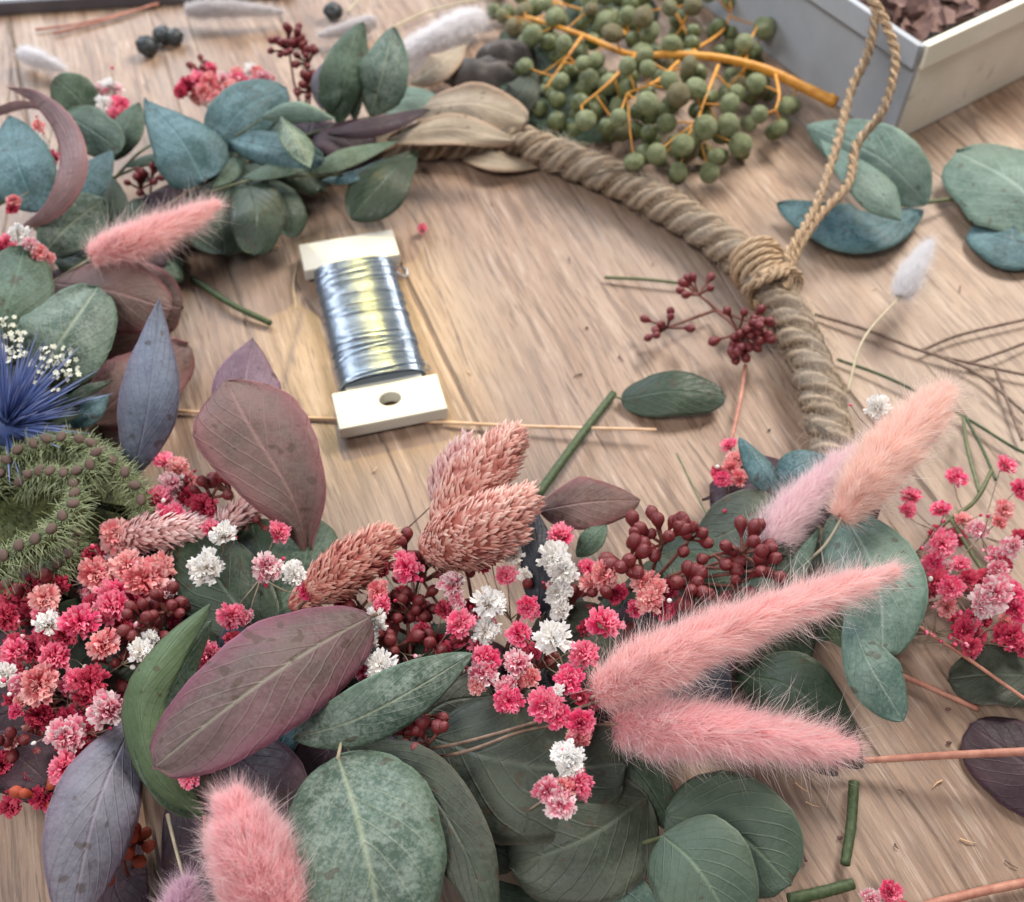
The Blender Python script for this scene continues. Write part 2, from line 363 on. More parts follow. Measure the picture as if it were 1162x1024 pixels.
def wood_mat():
    m, nt, b, out = new_mat('oak_boards')
    tc = N(nt, 'ShaderNodeTexCoord')
    mp = N(nt, 'ShaderNodeMapping'); L(nt, tc.outputs['Object'], mp.inputs[0]); mp.inputs['Rotation'].default_value = (0, 0, math.radians(-21))
    # warp a bit so the grain wanders
    wn = nt.nodes.new('ShaderNodeTexNoise'); wn.inputs['Scale'].default_value = 5; wn.inputs['Detail'].default_value = 2
    L(nt, mp.outputs[0], wn.inputs['Vector'])
    sc = N(nt, 'ShaderNodeVectorMath', operation='MULTIPLY'); sc.inputs[1].default_value = (0.020, 0.0, 0.0)
    L(nt, wn.outputs['Color'], sc.inputs[0])
    ad = N(nt, 'ShaderNodeVectorMath', operation='ADD'); L(nt, mp.outputs[0], ad.inputs[0]); L(nt, sc.outputs[0], ad.inputs[1])
    sep = N(nt, 'ShaderNodeSeparateXYZ'); L(nt, mp.outputs[0], sep.inputs[0])
    BW = 0.135
    bx = mth(nt, 'DIVIDE', mth(nt, 'ADD', sep.outputs[0], 0.052), BW); idx = mth(nt, 'FLOOR', bx); fr = mth(nt, 'FRACT', bx)
    wn1 = N(nt, 'ShaderNodeTexWhiteNoise', noise_dimensions='1D'); L(nt, idx, wn1.inputs['W'])
    cmb = N(nt, 'ShaderNodeCombineXYZ'); L(nt, mth(nt, 'MULTIPLY', wn1.outputs[0], 3.0), cmb.inputs[1]); L(nt, idx, cmb.inputs[2])
    ad2 = N(nt, 'ShaderNodeVectorMath', operation='ADD'); L(nt, ad.outputs[0], ad2.inputs[0]); L(nt, cmb.outputs[0], ad2.inputs[1])
    def strm(sx, sy, scale, det, rough):
        q = N(nt, 'ShaderNodeMapping'); L(nt, ad2.outputs[0], q.inputs[0]); q.inputs['Scale'].default_value = (sx, sy, 1)
        return noise_n(nt, q.outputs[0], scale, det, rough)
    g1 = strm(1.0, 0.09, 48, 7, 0.68)
    g2 = strm(1.0, 0.060, 380, 5, 0.70)
    g3 = strm(1.0, 0.075, 620, 2, 0.5)
    g4 = strm(1.0, 0.45, 16, 6, 0.72)
    g5 = strm(1.0, 0.10, 300, 2, 0.5)
    c = ramp(nt, g1, [(0.30, (0.190, 0.108, 0.066)), (0.46, (0.350, 0.222, 0.145)), (0.60, (0.450, 0.315, 0.222)), (0.74, (0.525, 0.400, 0.300))])
    c = mixc(nt, mth(nt, 'MULTIPLY', ramp(nt, g2, [(0.42, 1.0), (0.50, 0.0)]), 0.72), c, (0.160, 0.092, 0.058))
    c = mixc(nt, mth(nt, 'MULTIPLY', ramp(nt, g2, [(0.57, 0.0), (0.63, 1.0)]), 0.60), c, (0.62, 0.49, 0.40))
    c = mixc(nt, mth(nt, 'MULTIPLY', ramp(nt, g3, [(0.62, 0.0), (0.66, 1.0)]), 0.65), c, (0.11, 0.068, 0.045))
    c = mixc(nt, mth(nt, 'MULTIPLY', ramp(nt, g5, [(0.66, 0.0), (0.70, 1.0)]), 0.40), c, (0.62, 0.51, 0.42))
    c = mixc(nt, mth(nt, 'MULTIPLY', ramp(nt, g4, [(0.44, 0.0), (0.58, 1.0)]), 0.45), c, (0.335, 0.258, 0.212))
    c = mixc(nt, mth(nt, 'MULTIPLY', ramp(nt, strm(1.0, 0.22, 22, 7, 0.78), [(0.60, 0.0), (0.68, 1.0)]), 0.60), c, (0.170, 0.125, 0.105))
    # thin drying cracks and scratches across the grain
    q = N(nt, 'ShaderNodeMapping'); L(nt, ad2.outputs[0], q.inputs[0]); q.inputs['Scale'].default_value = (1, 0.10, 1)
    vo = nt.nodes.new('ShaderNodeTexVoronoi'); vo.feature = 'DISTANCE_TO_EDGE'; vo.inputs['Scale'].default_value = 34; L(nt, q.outputs[0], vo.inputs['Vector'])
    crk = mth(nt, 'MULTIPLY', ramp(nt, vo.outputs[0], [(0.0, 1.0), (0.018, 0.0)]), ramp(nt, g4, [(0.46, 0.0), (0.54, 1.0)]))
    c = mixc(nt, mth(nt, 'MULTIPLY', crk, 0.7), c, (0.16, 0.11, 0.085))
    tint = ramp(nt, wn1.outputs[0], [(0.0, (0.84, 0.82, 0.82)), (1.0, (1.0, 1.0, 0.98))])
    big = strm(1.0, 0.5, 6, 3, 0.5); c = mixc(nt, mth(nt, 'MULTIPLY', ramp(nt, big, [(0.42, 0.0), (0.62, 1.0)]), 0.40), c, (0.245, 0.180, 0.140))
    c = mixc(nt, 1.0, c, tint, 'MULTIPLY')
    seam = ramp(nt, mth(nt, 'ABSOLUTE', mth(nt, 'SUBTRACT', fr, 0.5)), [(0.492, 0.0), (0.4985, 1.0)])
    c = mixc(nt, mth(nt, 'MULTIPLY', seam, 0.7), c, (0.13, 0.09, 0.065))
    L(nt, c, b.inputs['Base Color'])
    L(nt, mth(nt, 'MULTIPLY_ADD', g2, 0.25, 0.42), b.inputs['Roughness']); b.inputs['Specular IOR Level'].default_value = 0.55
    h = mth(nt, 'SUBTRACT', mth(nt, 'ADD', mth(nt, 'MULTIPLY', g2, 1.0), mth(nt, 'MULTIPLY', g3, 0.5)), mth(nt, 'MULTIPLY', seam, 2.0))
    bump(nt, b, mth(nt, 'SUBTRACT', h, crk), 0.7, 0.0008); return m
M_wood = wood_mat()

def jute_mat(name, pitch=7.0, c1=(0.22, 0.145, 0.085), c2=(0.50, 0.37, 0.25), grey=(0.40, 0.34, 0.28)):
    m, nt, b, out = new_mat(name)
    tc = N(nt, 'ShaderNodeTexCoord'); sep = N(nt, 'ShaderNodeSeparateXYZ'); L(nt, tc.outputs['UV'], sep.inputs[0])
    ob = tc.outputs['Object']; n = noise_n(nt, ob, 500, 5, 0.7); nb = noise_n(nt, ob, 60, 3)
    ph = mth(nt, 'ADD', mth(nt, 'ADD', mth(nt, 'MULTIPLY', sep.outputs[0], pitch), mth(nt, 'MULTIPLY', sep.outputs[1], 6.2832 * 5)), mth(nt, 'MULTIPLY', n, 5.0))
    s = mth(nt, 'MULTIPLY_ADD', mth(nt, 'SINE', ph), 0.5, 0.5)
    hgt = mth(nt, 'ADD', mth(nt, 'MULTIPLY', s, 0.7), mth(nt, 'MULTIPLY', n, 0.8))
    c = mixc(nt, ramp(nt, hgt, [(0.3, 0.0), (1.05, 1.0)]), c1, c2)
    c = mixc(nt, mth(nt, 'MULTIPLY', ramp(nt, nb, [(0.4, 0.0), (0.6, 1.0)]), 0.5), c, grey)
    L(nt, c, b.inputs['Base Color']); b.inputs['Roughness'].default_value = 0.85; b.inputs['Specular IOR Level'].default_value = 0.15
    bump(nt, b, hgt, 0.9, 0.0012); return m
M_rope = jute_mat('jute_rope', 9.0, (0.130, 0.090, 0.058), (0.42, 0.325, 0.235), (0.33, 0.285, 0.24))
M_twine = jute_mat('jute_twine', 14.0, (0.36, 0.23, 0.13), (0.72, 0.52, 0.34), (0.60, 0.45, 0.32))
M_fiber = simple('jute_fibre', (0.50, 0.38, 0.26), (0.66, 0.52, 0.38), 200, bmp=0)

def wire_mat():
    m, nt, b, out = new_mat('florist_wire'); b.inputs['Metallic'].default_value = 0.80
    tc = N(nt, 'ShaderNodeTexCoord'); n = noise_n(nt, tc.outputs['Object'], 250, 3, 0.6)
    L(nt, mixc(nt, n, (0.25, 0.31, 0.40), (0.42, 0.49, 0.59)), b.inputs['Base Color'])
    L(nt, mth(nt, 'MULTIPLY_ADD', n, 0.12, 0.15), b.inputs['Roughness']); return m
M_wire = wire_mat()

def cream_mat():
    m, nt, b, out = new_mat('box_cream'); tc = N(nt, 'ShaderNodeTexCoord'); ob = tc.outputs['Object']
    n = noise_n(nt, ob, 25, 5, 0.6)
    f = noise_n(nt, ob, 900, 2, 0.5)
    c = mixc(nt, ramp(nt, n, [(0.4, 0.0), (0.62, 1.0)]), (0.80, 0.75, 0.62), (0.87, 0.83, 0.72))
    c = mixc(nt, mth(nt, 'MULTIPLY', ramp(nt, noise_n(nt, ob, 45, 4, 0.7), [(0.60, 0.0), (0.64, 1.0)]), 0.5), c, (0.42, 0.36, 0.30))
    L(nt, c, b.inputs['Base Color']); b.inputs['Roughness'].default_value = 0.85; bump(nt, b, f, 0.4, 0.0005); return m
M_cream = cream_mat()

# ------------------------------------------------------------------ setting: the table
mb = MB()
x0, x1, y0, y1 = -0.75, 0.80, -0.15, 1.25
nx, ny = 2, 2
for z, flip in ((0.0, False), (-0.03, True)):
    b = len(mb.v)
    for x, y in ((x0, y0), (x1, y0), (x1, y1), (x0, y1)): mb.vert((x, y, z))
    mb.f.append((b, b + 1, b + 2, b + 3) if not flip else (b + 3, b + 2, b + 1, b))
for k in range(4):
    mb.f.append((k, 4 + k, 4 + (k + 1) % 4, (k + 1) % 4))
tb = link('table_top', to_mesh('table_top', mb, M_wood, smooth=False), None)
tag(tb, kind='structure')

# ------------------------------------------------------------------ rope ring
RC = Vector((-2.9 * CM, 28.5 * CM, 0)); 
ring_px = [(590, 160), (700, 205), (800, 262), (870, 322), (915, 400), (942, 490), (950, 600)]
ring = [at(x, y, 0.95) for x, y in ring_px]
a0 = math.atan2(ring[-1].y - RC.y, ring[-1].x - RC.x); a1 = math.atan2(ring[0].y - RC.y, ring[0].x - RC.x) - 2 * math.pi
for k in range(1, 14):
    a = a0 + (a1 - a0) * k / 14; rr = 14.3 * CM
    ring.append(RC + Vector((math.cos(a) * rr, math.sin(a) * rr, 0.8 * CM)))
ring.append(ring[0].copy())
path = catmull(ring, 620)
rope = thing('rope_ring', 'thick twisted jute rope hoop of the wreath, bare at its upper right', 'rope ring', RC)
T = tangents(path)
for k in range(3):
    mb = MB(); pts = []; acc = 0
    for i, p in enumerate(path):
        if i: acc += (path[i] - path[i - 1]).length
        s = T[i].cross(Vector((0, 0, 1))).normalized(); u = s.cross(T[i])
        th = acc / (3.4 * CM) * 2 * math.pi + k * 2 * math.pi / 3
        pts.append(p + (s * math.cos(th) + u * math.sin(th)) * 0.39 * CM)
    tube(mb, pts, 0.43 * CM, 14, rough=0.09)
    part('strand', mb, M_rope, rope)
mb = MB()
for i in range(4200):
    k = R.randrange(5, 330); p = path[k]; s = T[k].cross(Vector((0, 0, 1))).normalized(); u = s.cross(T[k])
    th = R.uniform(-0.3, 3.4); d = s * math.cos(th) + u * math.sin(th); q = p + d * R.uniform(0.64, 0.86) * CM
    e = T[k] * R.uniform(-0.9, 0.9) + d * R.uniform(0.0, 0.5) + rvec() * 0.35
    ln = R.uniform(0.2, 0.8) * CM; tube(mb, [q, q + e * ln * 0.5 + d * 0.05 * CM, q + e * ln], [0.007 * CM, 0.003 * CM], 3, caps=False)
part('loose_fibre', mb, M_fiber, rope)

# twine wrapped round the rope with its long hanging loop
tw = thing('twine_loop', 'pale jute twine knotted round the rope hoop with a long loop rising to the box', 'twine', at(880, 310, 0))
kc = at(872, 318, 1.0); kt = (at(900, 370, 1) - at(840, 290, 1)).normalized(); ks = kt.cross(Vector((0, 0, 1))).normalized()
mb = MB(); pts = []
for i in range(150):
    t = i / 149; th = t * 7 * 2 * math.pi
    c = kc + kt * ((t - 0.62) * 2.3 * CM)
    rr = (0.95 + 0.12 * math.sin(t * 9) + 0.05 * math.sin(t * 31)) * CM
    pts.append(c + ks * math.cos(th) * rr + Vector((0, 0, 1)) * math.sin(th) * rr * 0.98)
for p in pts: p.z = max(p.z, 0.12 * CM)
tube(mb, pts, 0.13 * CM, 7, rough=0.12)
part('wrapping', mb, M_twine, tw)
def twine(pts, name, r=0.17):
    P = catmull(pts, 90); T2 = tangents(P)
    mb = MB()
    for k in range(2):
        q = []; acc = 0
        for i, p in enumerate(P):
            if i: acc += (P[i] - P[i - 1]).length
            s = T2[i].orthogonal().normalized(); s = (Vector((0.3, 1, 0.2)) - T2[i] * T2[i].dot(Vector((0.3, 1, 0.2)))).normalized(); u = s.cross(T2[i])
            th = acc / (0.9 * CM) * 6.283 + k * math.pi
            q.append(p + (s * math.cos(th) + u * math.sin(th)) * r * 0.6 * CM)
        tube(mb, q, r * 0.72 * CM, 6, rough=0.1)
    for i in range(520):
        k = R.randrange(len(P)); e = (T2[k] * R.uniform(-1, 1) + rvec() * 0.7) * R.uniform(0.15, 0.6) * CM
        tube(mb, [P[k], P[k] + e], [0.006 * CM, 0.003 * CM], 3, caps=False)
    part(name, mb, M_twine, tw)
twine([at(862, 312, 2.0), at(893, 303, 1.9), at(898, 282, 2.1), at(925, 235, 2.6), at(948, 170, 3.6), at(965, 105, 4.8), at(985, 60, 5.9), at(993, 15, 7.0), at(988, -8, 7.6)], 'loop_strand')
twine([at(893, 330, 1.6), at(902, 290, 1.9), at(930, 245, 2.4), at(962, 210, 2.9), at(972, 165, 3.6), at(1002, 125, 4.6), at(1016, 70, 5.8), at(1008, 35, 6.6), at(988, -8, 7.6)], 'loop_strand')
twine([at(845, 330, 1.5), at(858, 322, 2.15), at(880, 312, 2.2), at(898, 310, 1.6), at(905, 318, 0.9)], 'knot_strand', 0.16)

# ------------------------------------------------------------------ leaves
PROF = {
 'round': [(0, 0.0), (.04, .34), (.12, .66), (.25, .90), (.42, 1), (.6, .99), (.76, .84), (.88, .58), (.95, .34), (1, 0)],
 'oval':  [(0, .03), (.08, .28), (.22, .66), (.42, .96), (.56, 1), (.72, .88), (.86, .6), (.95, .28), (1, 0)],
 'lance': [(0, .04), (.1, .25), (.28, .72), (.45, 1), (.6, .92), (.78, .6), (.92, .22), (1, 0)],
 'obov':  [(0, .05), (.12, .22), (.3, .5), (.5, .8), (.68, 1), (.8, .98), (.9, .76), (.96, .46), (1, 0)],
 'heart': [(0, .10), (.03, .55), (.1, .86), (.25, 1), (.45, .95), (.65, .74), (.82, .46), (.93, .2), (1, 0)]}
def prof(sh, t):
    t = min(1, max(0, t))
    if sh == 'round': return max(0.0, 4 * t ** 0.92 * (1 - t ** 1.0)) ** 0.47 * 1.0 if t < .98 else 4 * (1 - t) ** 0.9 * .93
    if sh == 'oval': return max(0.0, math.sin(math.pi * t ** 0.95)) ** 0.68
    if sh == 'obov': return max(0.03 if t < .5 else 0.0, math.sin(math.pi * t ** 1.55)) ** 0.62
    if sh == 'lance': return max(0.0, math.sin(math.pi * t ** 0.9)) ** 0.95
    P = PROF[sh]
    for i in range(len(P) - 1):
        if t <= P[i + 1][0]:
            a, b = P[i], P[i + 1]; u = (t - a[0]) / (b[0] - a[0])
            if i == 0 or i == len(P) - 2: u = math.sqrt(max(0, u)) if i == 0 else 1 - math.sqrt(max(0, 1 - u))
            return a[1] + (b[1] - a[1]) * u
    return 0.0
def leaf(parent, sp, wpx, mat='green', shape='round', roll=0, cup=0.12, flat=0.35, wave=0.03, name='leaf', asym=0.0, label=None, fold=0.0, mob=None):
    """sp: midrib through (px,py,z cm); wpx: width in photo pixels; roll: deg about the midrib; cup: how much it folds along the midrib"""
    pts = [at(*q) for q in sp]; nU, nV = 30, 15
    dense = catmull(pts, 121); ph = R.uniform(0, 50)
    mid_p = dense[60]; W = wpx * ppx(mid_p)
    rows = []; uvs = []; roll = math.radians(roll)
    for i in range(nU):
        t = 0.5 - 0.5 * math.cos(math.pi * i / (nU - 1))
        k = t * 120; k0 = min(int(k), 119); p = dense[k0].lerp(dense[k0 + 1], k - k0)
        tg = (dense[min(k0 + 4, 120)] - dense[max(k0 - 4, 0)]).normalized()
        V = (CAMP - p).normalized(); Vn = V.lerp(Vector((0, 0, 1)), flat).normalized()
        S = tg.cross(Vn).normalized(); Nn = S.cross(tg).normalized()
        S2 = S * math.cos(roll) + Nn * math.sin(roll); N2 = S2.cross(tg).normalized()
        vis = (S2 - V * S2.dot(V)).length; comp = 1 / max(0.4, vis)
        hw = 0.5 * W * comp * prof(shape, t)
        row = []; uv = []
        for j in range(nV):
            s = -1 + 2 * j / (nV - 1)
            side = hw * s * (1 + asym * (1 if s > 0 else -1)) * (1 + 0.09 * noise.noise(Vector((t * 3.5 + ph, 4.0 * (1 if s > 0 else -1), ph))) + 0.035 * noise.noise(Vector((t * 14 + ph, 9.0 * (1 if s > 0 else -1), ph))))
            q = p + S2 * side * (1 - abs(s) * abs(cup) * 0.25)
            q = q + N2 * (-(abs(s) ** 1.6) * hw * cup * 1.2) + N2 * (-(1 - abs(s)) * 0.0 )
            wv = noise.noise(Vector((t * 2.2 + ph, s * 1.3, ph))) * wave * W * (0.35 + abs(s)) * 2.0
            wv += noise.noise(Vector((t * 7 + ph, s * 3.0, ph + 9))) * wave * W * 0.35 * abs(s)
            q = q + N2 * wv
            if fold: q = q + N2 * fold * W * max(0, t - 0.7) ** 2 * 8
            q.z = max(q.z, 0.05 * CM + 0.02 * CM * abs(s))
            row.append(q); uv.append((t, 0.5 + 0.5 * s))
        rows.append(row); uvs.append(uv)
    mb = MB(); mb.grid(rows, uvs)
    if parent is None: return mb
    o = part(name, mb, LM[mat], parent, label=label)
    sm = o.modifiers.new('thickness', 'SOLIDIFY'); sm.thickness = 0.028 * CM; sm.offset = 0
    return o
def stem(parent, sp, r=0.09, mat=None, r1=None, name='stem'):
    mb = MB(); pts = [at(*q) for q in sp]
    for p in pts: p.z = max(p.z, r * CM + 0.0002)
    tube(mb, pts, [r * CM, (r1 if r1 else r * 0.6) * CM], 8, n=10 * len(pts), rough=0.06)
    return part(name, mb, mat or M_stem, parent)
GE = 'eucalyptus sprigs of the wreath'; GT = 'loose greenery on the table'
def sprig(label, base, leaves, stems=(), group=GE, mat=None, cat='eucalyptus sprig', name='eucalyptus_sprig'):
    t = thing(name, label, cat, at(*base), group)
    for s in stems: stem(t, s[0], *(s[1:]))
    for l in leaves:
        if isinstance(l, dict): leaf(t, **l)
        else: leaf(t, l[0], l[1], l[2], **(l[3] if len(l) > 3 else {}))
    return t
def lone(label, l, group=GT, name='eucalyptus_leaf', cat='leaf', st=None):
    t = thing(name, label, cat, at(*l[0][0]), group)
    leaf(t, l[0], l[1], l[2], name='blade', **(l[3] if len(l) > 3 else {}))
    if st: stem(t, *st, name='stalk')
    return t

# --- top left
sprig('blue-green eucalyptus sprig fanning out at the left edge above the pink bunny tail', (45, 235, 1), [
    ([(103, 130, 2.0), (85, 108, 3.0), (62, 88, 3.6)], 50, 'green', dict(shape='round')),
    ([(68, 128, 2.4), (100, 145, 3.1), (138, 172, 3.0)], 52, 'green', dict(roll=-12)),
    ([(45, 240, 2.8), (22, 190, 3.8), (12, 132, 4.0)], 78, 'teal', dict(shape='oval', roll=8)),
    ([(58, 235, 2.6), (95, 208, 3.2), (127, 172, 3.4)], 44, 'teal', dict(shape='oval', roll=10)),
    ([(-10, 235, 2.2), (5, 200, 2.6), (8, 150, 3.3)], 34, 'bright', dict(shape='oval')),
    ], [([(40, 260, 1.0), (48, 240, 2.7), (62, 190, 2.6), (75, 128, 2.4)], 0.08)])
sprig('pair of narrow dusky red sickle leaves curving over the blue-green leaves at the left edge', (45, 262, 1), [
    ([(20, 262, 2.6), (60, 235, 4.2), (82, 190, 5.0), (72, 145, 5.2), (42, 112, 5.1), (8, 99, 4.8)], 33, 'sickle', dict(shape='lance', flat=0.1, roll=20, cup=0.2)),
    ([(-30, 140, 3.6), (0, 126, 4.2), (30, 119, 4.4), (58, 128, 4.4)], 11, 'sickle', dict(shape='lance', flat=0.1)),
    ], [([(0, 275, 1.5), (22, 262, 2.7)], 0.06, M_twig)])
sprig('eucalyptus sprig with two broad blue-sheened leaves below the pink flowers at the top', (232, 205, 1), [
    ([(128, 182, 1.6), (140, 150, 2.4), (158, 117, 2.8)], 38, 'green', dict(shape='oval', roll=15)),
    ([(232, 205, 2.9), (205, 158, 3.9), (166, 113, 3.6)], 88, 'teal', dict(shape='heart', cup=0.22)),
    ([(243, 165, 2.8), (275, 125, 3.6), (325, 100, 3.4)], 66, 'teal', dict(shape='round', cup=0.2)),
    ([(240, 212, 2.5), (262, 192, 2.6), (278, 176, 2.4)], 24, 'green', dict(shape='oval')),
    ], [([(128, 205, 1.6), (160, 172, 1.9), (190, 160, 2.2), (240, 165, 2.6)], 0.07)])
sprig('small eucalyptus sprig with crumpled frosted leaves left of the two upright leaves', (268, 165, 1), [
    ([(262, 158, 2.8), (315, 170, 3.4), (368, 182, 3.0)], 42, 'teal', dict(shape='round', wave=0.06)),
    ([(296, 134, 3.8), (335, 128, 4.4), (380, 135, 4.3)], 26, 'pale', dict(shape='lance', roll=-25, cup=0.4)),
    ([(318, 132, 4.3), (338, 160, 4.3), (352, 192, 4.0)], 36, 'frost', dict(shape='lance', roll=15, cup=0.3, wave=0.05)),
    ], [([(245, 165, 2.3), (262, 158, 2.8), (296, 136, 3.7)], 0.06)])
sprig('two upright sage green eucalyptus leaves side by side at the top of the wreath', (395, 140, 1), [
    ([(384, 140, 2.0), (392, 85, 4.0), (412, 26, 5.0)], 58, 'green', dict(shape='oval', roll=-20, cup=0.35)),
    ([(402, 138, 1.9), (403, 90, 3.3), (415, 42, 4.4)], 22, 'dark', dict(shape='oval', roll=35)),
    ([(420, 132, 2.0), (434, 85, 3.9), (446, 31, 5.0)], 60, 'frost', dict(shape='oval', roll=8)),
    ([(372, 130, 2.4), (373, 105, 3.4), (384, 72, 4.0)], 26, 'green', dict(shape='oval', roll=20)),
    ([(430, 128, 1.4), (462, 112, 1.5), (500, 112, 1.2)], 34, 'pale', dict(shape='oval', flat=0.7)),
    ], [([(330, 160, 1.6), (384, 142, 2.0), (425, 132, 2.0)], 0.08)])
sprig('mauve pink leaf standing left of the two upright sage leaves', (368, 122, 1), [
    ([(366, 124, 2.6), (366, 95, 3.6), (374, 68, 3.9)], 27, 'lilac', dict(shape='oval', label='mauve pink leaf blade')),
    ], [([(360, 140, 1.6), (366, 124, 2.6)], 0.05, M_twig)])
sprig('long eucalyptus stem with dark leaves reaching from the bunny tail to the round hanging leaf', (250, 215, 1), [
    ([(278, 203, 2.4), (292, 240, 2.6), (288, 290, 1.7)], 62, 'dark', dict(shape='round')),
    ([(262, 206, 2.0), (250, 245, 2.0), (256, 290, 1.2)], 88, 'dark', dict(shape='round')),
    ([(306, 205, 2.0), (326, 235, 2.0), (330, 270, 1.3)], 44, 'dark', dict(shape='round', roll=25)),
    ([(474, 172, 1.4), (440, 200, 2.2), (398, 248, 1.3)], 62, 'dark', dict(shape='obov', roll=-8, flat=0.45)),
    ([(275, 202, 2.6), (310, 193, 3.0), (360, 188, 2.8)], 18, 'green', dict(shape='lance', roll=30)),
    ([(350, 196, 2.5), (395, 178, 2.9), (452, 160, 2.5)], 24, 'green', dict(shape='lance', roll=20)),
    ([(365, 205, 2.0), (400, 200, 2.2), (440, 178, 2.0)], 14, 'teal', dict(shape='lance', roll=20)),
    ([(372, 152, 2.6), (430, 142, 3.0), (488, 124, 2.5)], 22, 'plum', dict(shape='oval', roll=10)),
    ([(140, 190, 2.2), (175, 180, 2.4), (205, 190, 2.2)], 12, 'green', dict(shape='lance', roll=20)),
    ], [([(238, 218, 2.4), (300, 202, 2.6), (390, 198, 2.2), (450, 185, 1.8), (474, 172, 1.4)], 0.06),
        ([(128, 202, 2.0), (165, 188, 2.2), (200, 188, 2.2), (238, 218, 2.4)], 0.06)])
sprig('frosted green eucalyptus sprig beneath the root of the upper pink bunny tail', (80, 300, 1), [
    ([(42, 300, 2.0), (72, 262, 2.9), (118, 226, 3.2)], 66, 'frost', dict(shape='obov', roll=-8)),
    ([(118, 268, 1.8), (128, 235, 2.4), (126, 200, 2.6)], 34, 'dark', dict(shape='oval')),
    ([(70, 300, 1.6), (100, 285, 2.0), (150, 300, 1.8)], 50, 'dark', dict(shape='oval')),
    ], [([(42, 300, 2.0), (80, 290, 1.2), (118, 268, 1.8)], 0.07)])
sprig('large round dusty green eucalyptus leaves at the left edge above the blue thistle', (20, 400, 1), [
    ([(-15, 395, 3.4), (10, 340, 4.2), (28, 280, 4.2)], 92, 'green', dict(shape='round')),
    ([(35, 432, 2.8), (70, 385, 3.8), (112, 325, 3.8)], 100, 'frost', dict(shape='round')),
    ([(-5, 425, 2.6), (20, 395, 3.0), (60, 345, 3.4)], 92, 'dark', dict(shape='round')),
    ], [([(0, 450, 1.0), (20, 430, 2.4), (35, 432, 2.8)], 0.08)])
sprig('brown and burgundy round eucalyptus leaves left of the short green stick', (110, 400, 1), [
    ([(62, 322, 2.4), (125, 330, 3.3), (196, 352, 2.3)], 92, 'burgundy', dict(shape='round', cup=0.25)),
    ([(95, 400, 1.0), (150, 345, 1.7), (208, 350, 0.9)], 100, 'burgundy', dict(shape='round')),
    ([(105, 478, 1.4), (160, 430, 2.0), (212, 392, 0.8)], 84, 'burgundy', dict(shape='round', wave=0.06)),
    ], [([(40, 350, 1.6), (62, 322, 2.4)], 0.07, M_twig), ([(80, 430, 1.0), (105, 478, 1.4)], 0.07, M_twig)])
sprig('blue-grey pointed leaf standing upright right of the green seed head', (155, 525, 1), [
    ([(150, 545, 2.2), (170, 450, 4.6), (181, 340, 5.8)], 70, 'bluegrey', dict(shape='lance', roll=-8, cup=0.25, label='blue-grey pointed blade')),
    ], [([(160, 575, 1.2), (152, 545, 2.2)], 0.07, M_twig)])
sprig('large burgundy leaf with a curled tip left of the wire spool', (345, 620, 1), [
    ([(350, 630, 2.0), (330, 560, 3.6), (282, 480, 4.6), (256, 432, 4.7)], 128, 'burgundy', dict(shape='obov', cup=0.10)),
    ([(300, 500, 2.8), (280, 440, 3.4), (287, 384, 3.8)], 84, 'mauve', dict(shape='lance', roll=-6, cup=0.15, name='leaf_tip', label='lilac underside of the curled leaf tip')),
    ], [([(350, 670, 1.5), (348, 628, 2.0)], 0.08, M_twig)])
sprig('deep green eucalyptus leaves half hidden behind the white flowers at left centre', (290, 690, 1), [
    ([(300, 725, 2.0), (250, 660, 2.6), (215, 600, 2.6)], 96, 'dark', dict(shape='round')),
    ([(310, 700, 1.8), (345, 640, 2.2), (352, 585, 2.0)], 84, 'green', dict(shape='round')),
    ([(330, 700, 1.6), (300, 640, 2.1), (285, 590, 2.0)], 90, 'dark', dict(shape='round')),
    ], [([(320, 760, 1.0), (305, 715, 1.9)], 0.08)])

# --- bottom left
sprig('bright green curled eucalyptus leaf arching between the pink flowers and the big purple leaf', (225, 930, 1), [
    ([(232, 925, 2.6), (178, 880, 3.8), (158, 800, 4.8), (190, 738, 5.3), (238, 686, 5.3)], 54, 'bright', dict(shape='oval', cup=0.45, roll=18, flat=0.1)),
    ([(228, 928, 2.2), (200, 890, 3.2), (182, 830, 4.0), (205, 760, 4.5), (240, 705, 4.5)], 60, 'green', dict(shape='oval', cup=0.2, roll=-30, flat=0.1)),
    ], [([(235, 1000, 1.0), (232, 925, 2.6)], 0.08, M_redstem)])
sprig('biggest purple eucalyptus leaf, green along its midrib, lying over the flowers at lower left', (415, 705, 1), [
    ([(420, 700, 4.3), (345, 742, 5.8), (262, 800, 6.2), (174, 872, 5.6)], 128, 'purple', dict(shape='round', cup=0.18, roll=-6, flat=0.2)),
    ], [([(450, 690, 2.5), (414, 702, 4.3)], 0.08, M_twig)])
sprig('pale lilac-grey leaf hanging down at the bottom left corner above the bare table', (140, 830, 1), [
    ([(152, 815, 3.2), (108, 920, 4.2), (78, 1060, 3.4)], 104, 'lilac', dict(shape='oval', roll=12, cup=0.2)),
    ([(75, 915, 1.8), (35, 870, 2.4), (-20, 835, 2.2)], 70, 'plum', dict(shape='oval')),
    ], [([(165, 790, 2.2), (152, 815, 3.2)], 0.07, M_twig)])
sprig('dark plum leaves behind the bunny tail at the bottom edge', (250, 850, 1), [
    ([(250, 842, 3.0), (300, 890, 3.6), (345, 972, 3.0)], 92, 'plum', dict(shape='round')),
    ([(200, 900, 1.2), (230, 980, 1.6), (250, 1060, 1.2)], 90, 'plum', dict(shape='oval')),
    ([(150, 950, 0.9), (130, 1000, 1.0), (160, 1060, 1.0)], 80, 'plum', dict(shape='oval')),
    ], [([(215, 820, 1.8), (250, 842, 3.0)], 0.06, M_twig)])
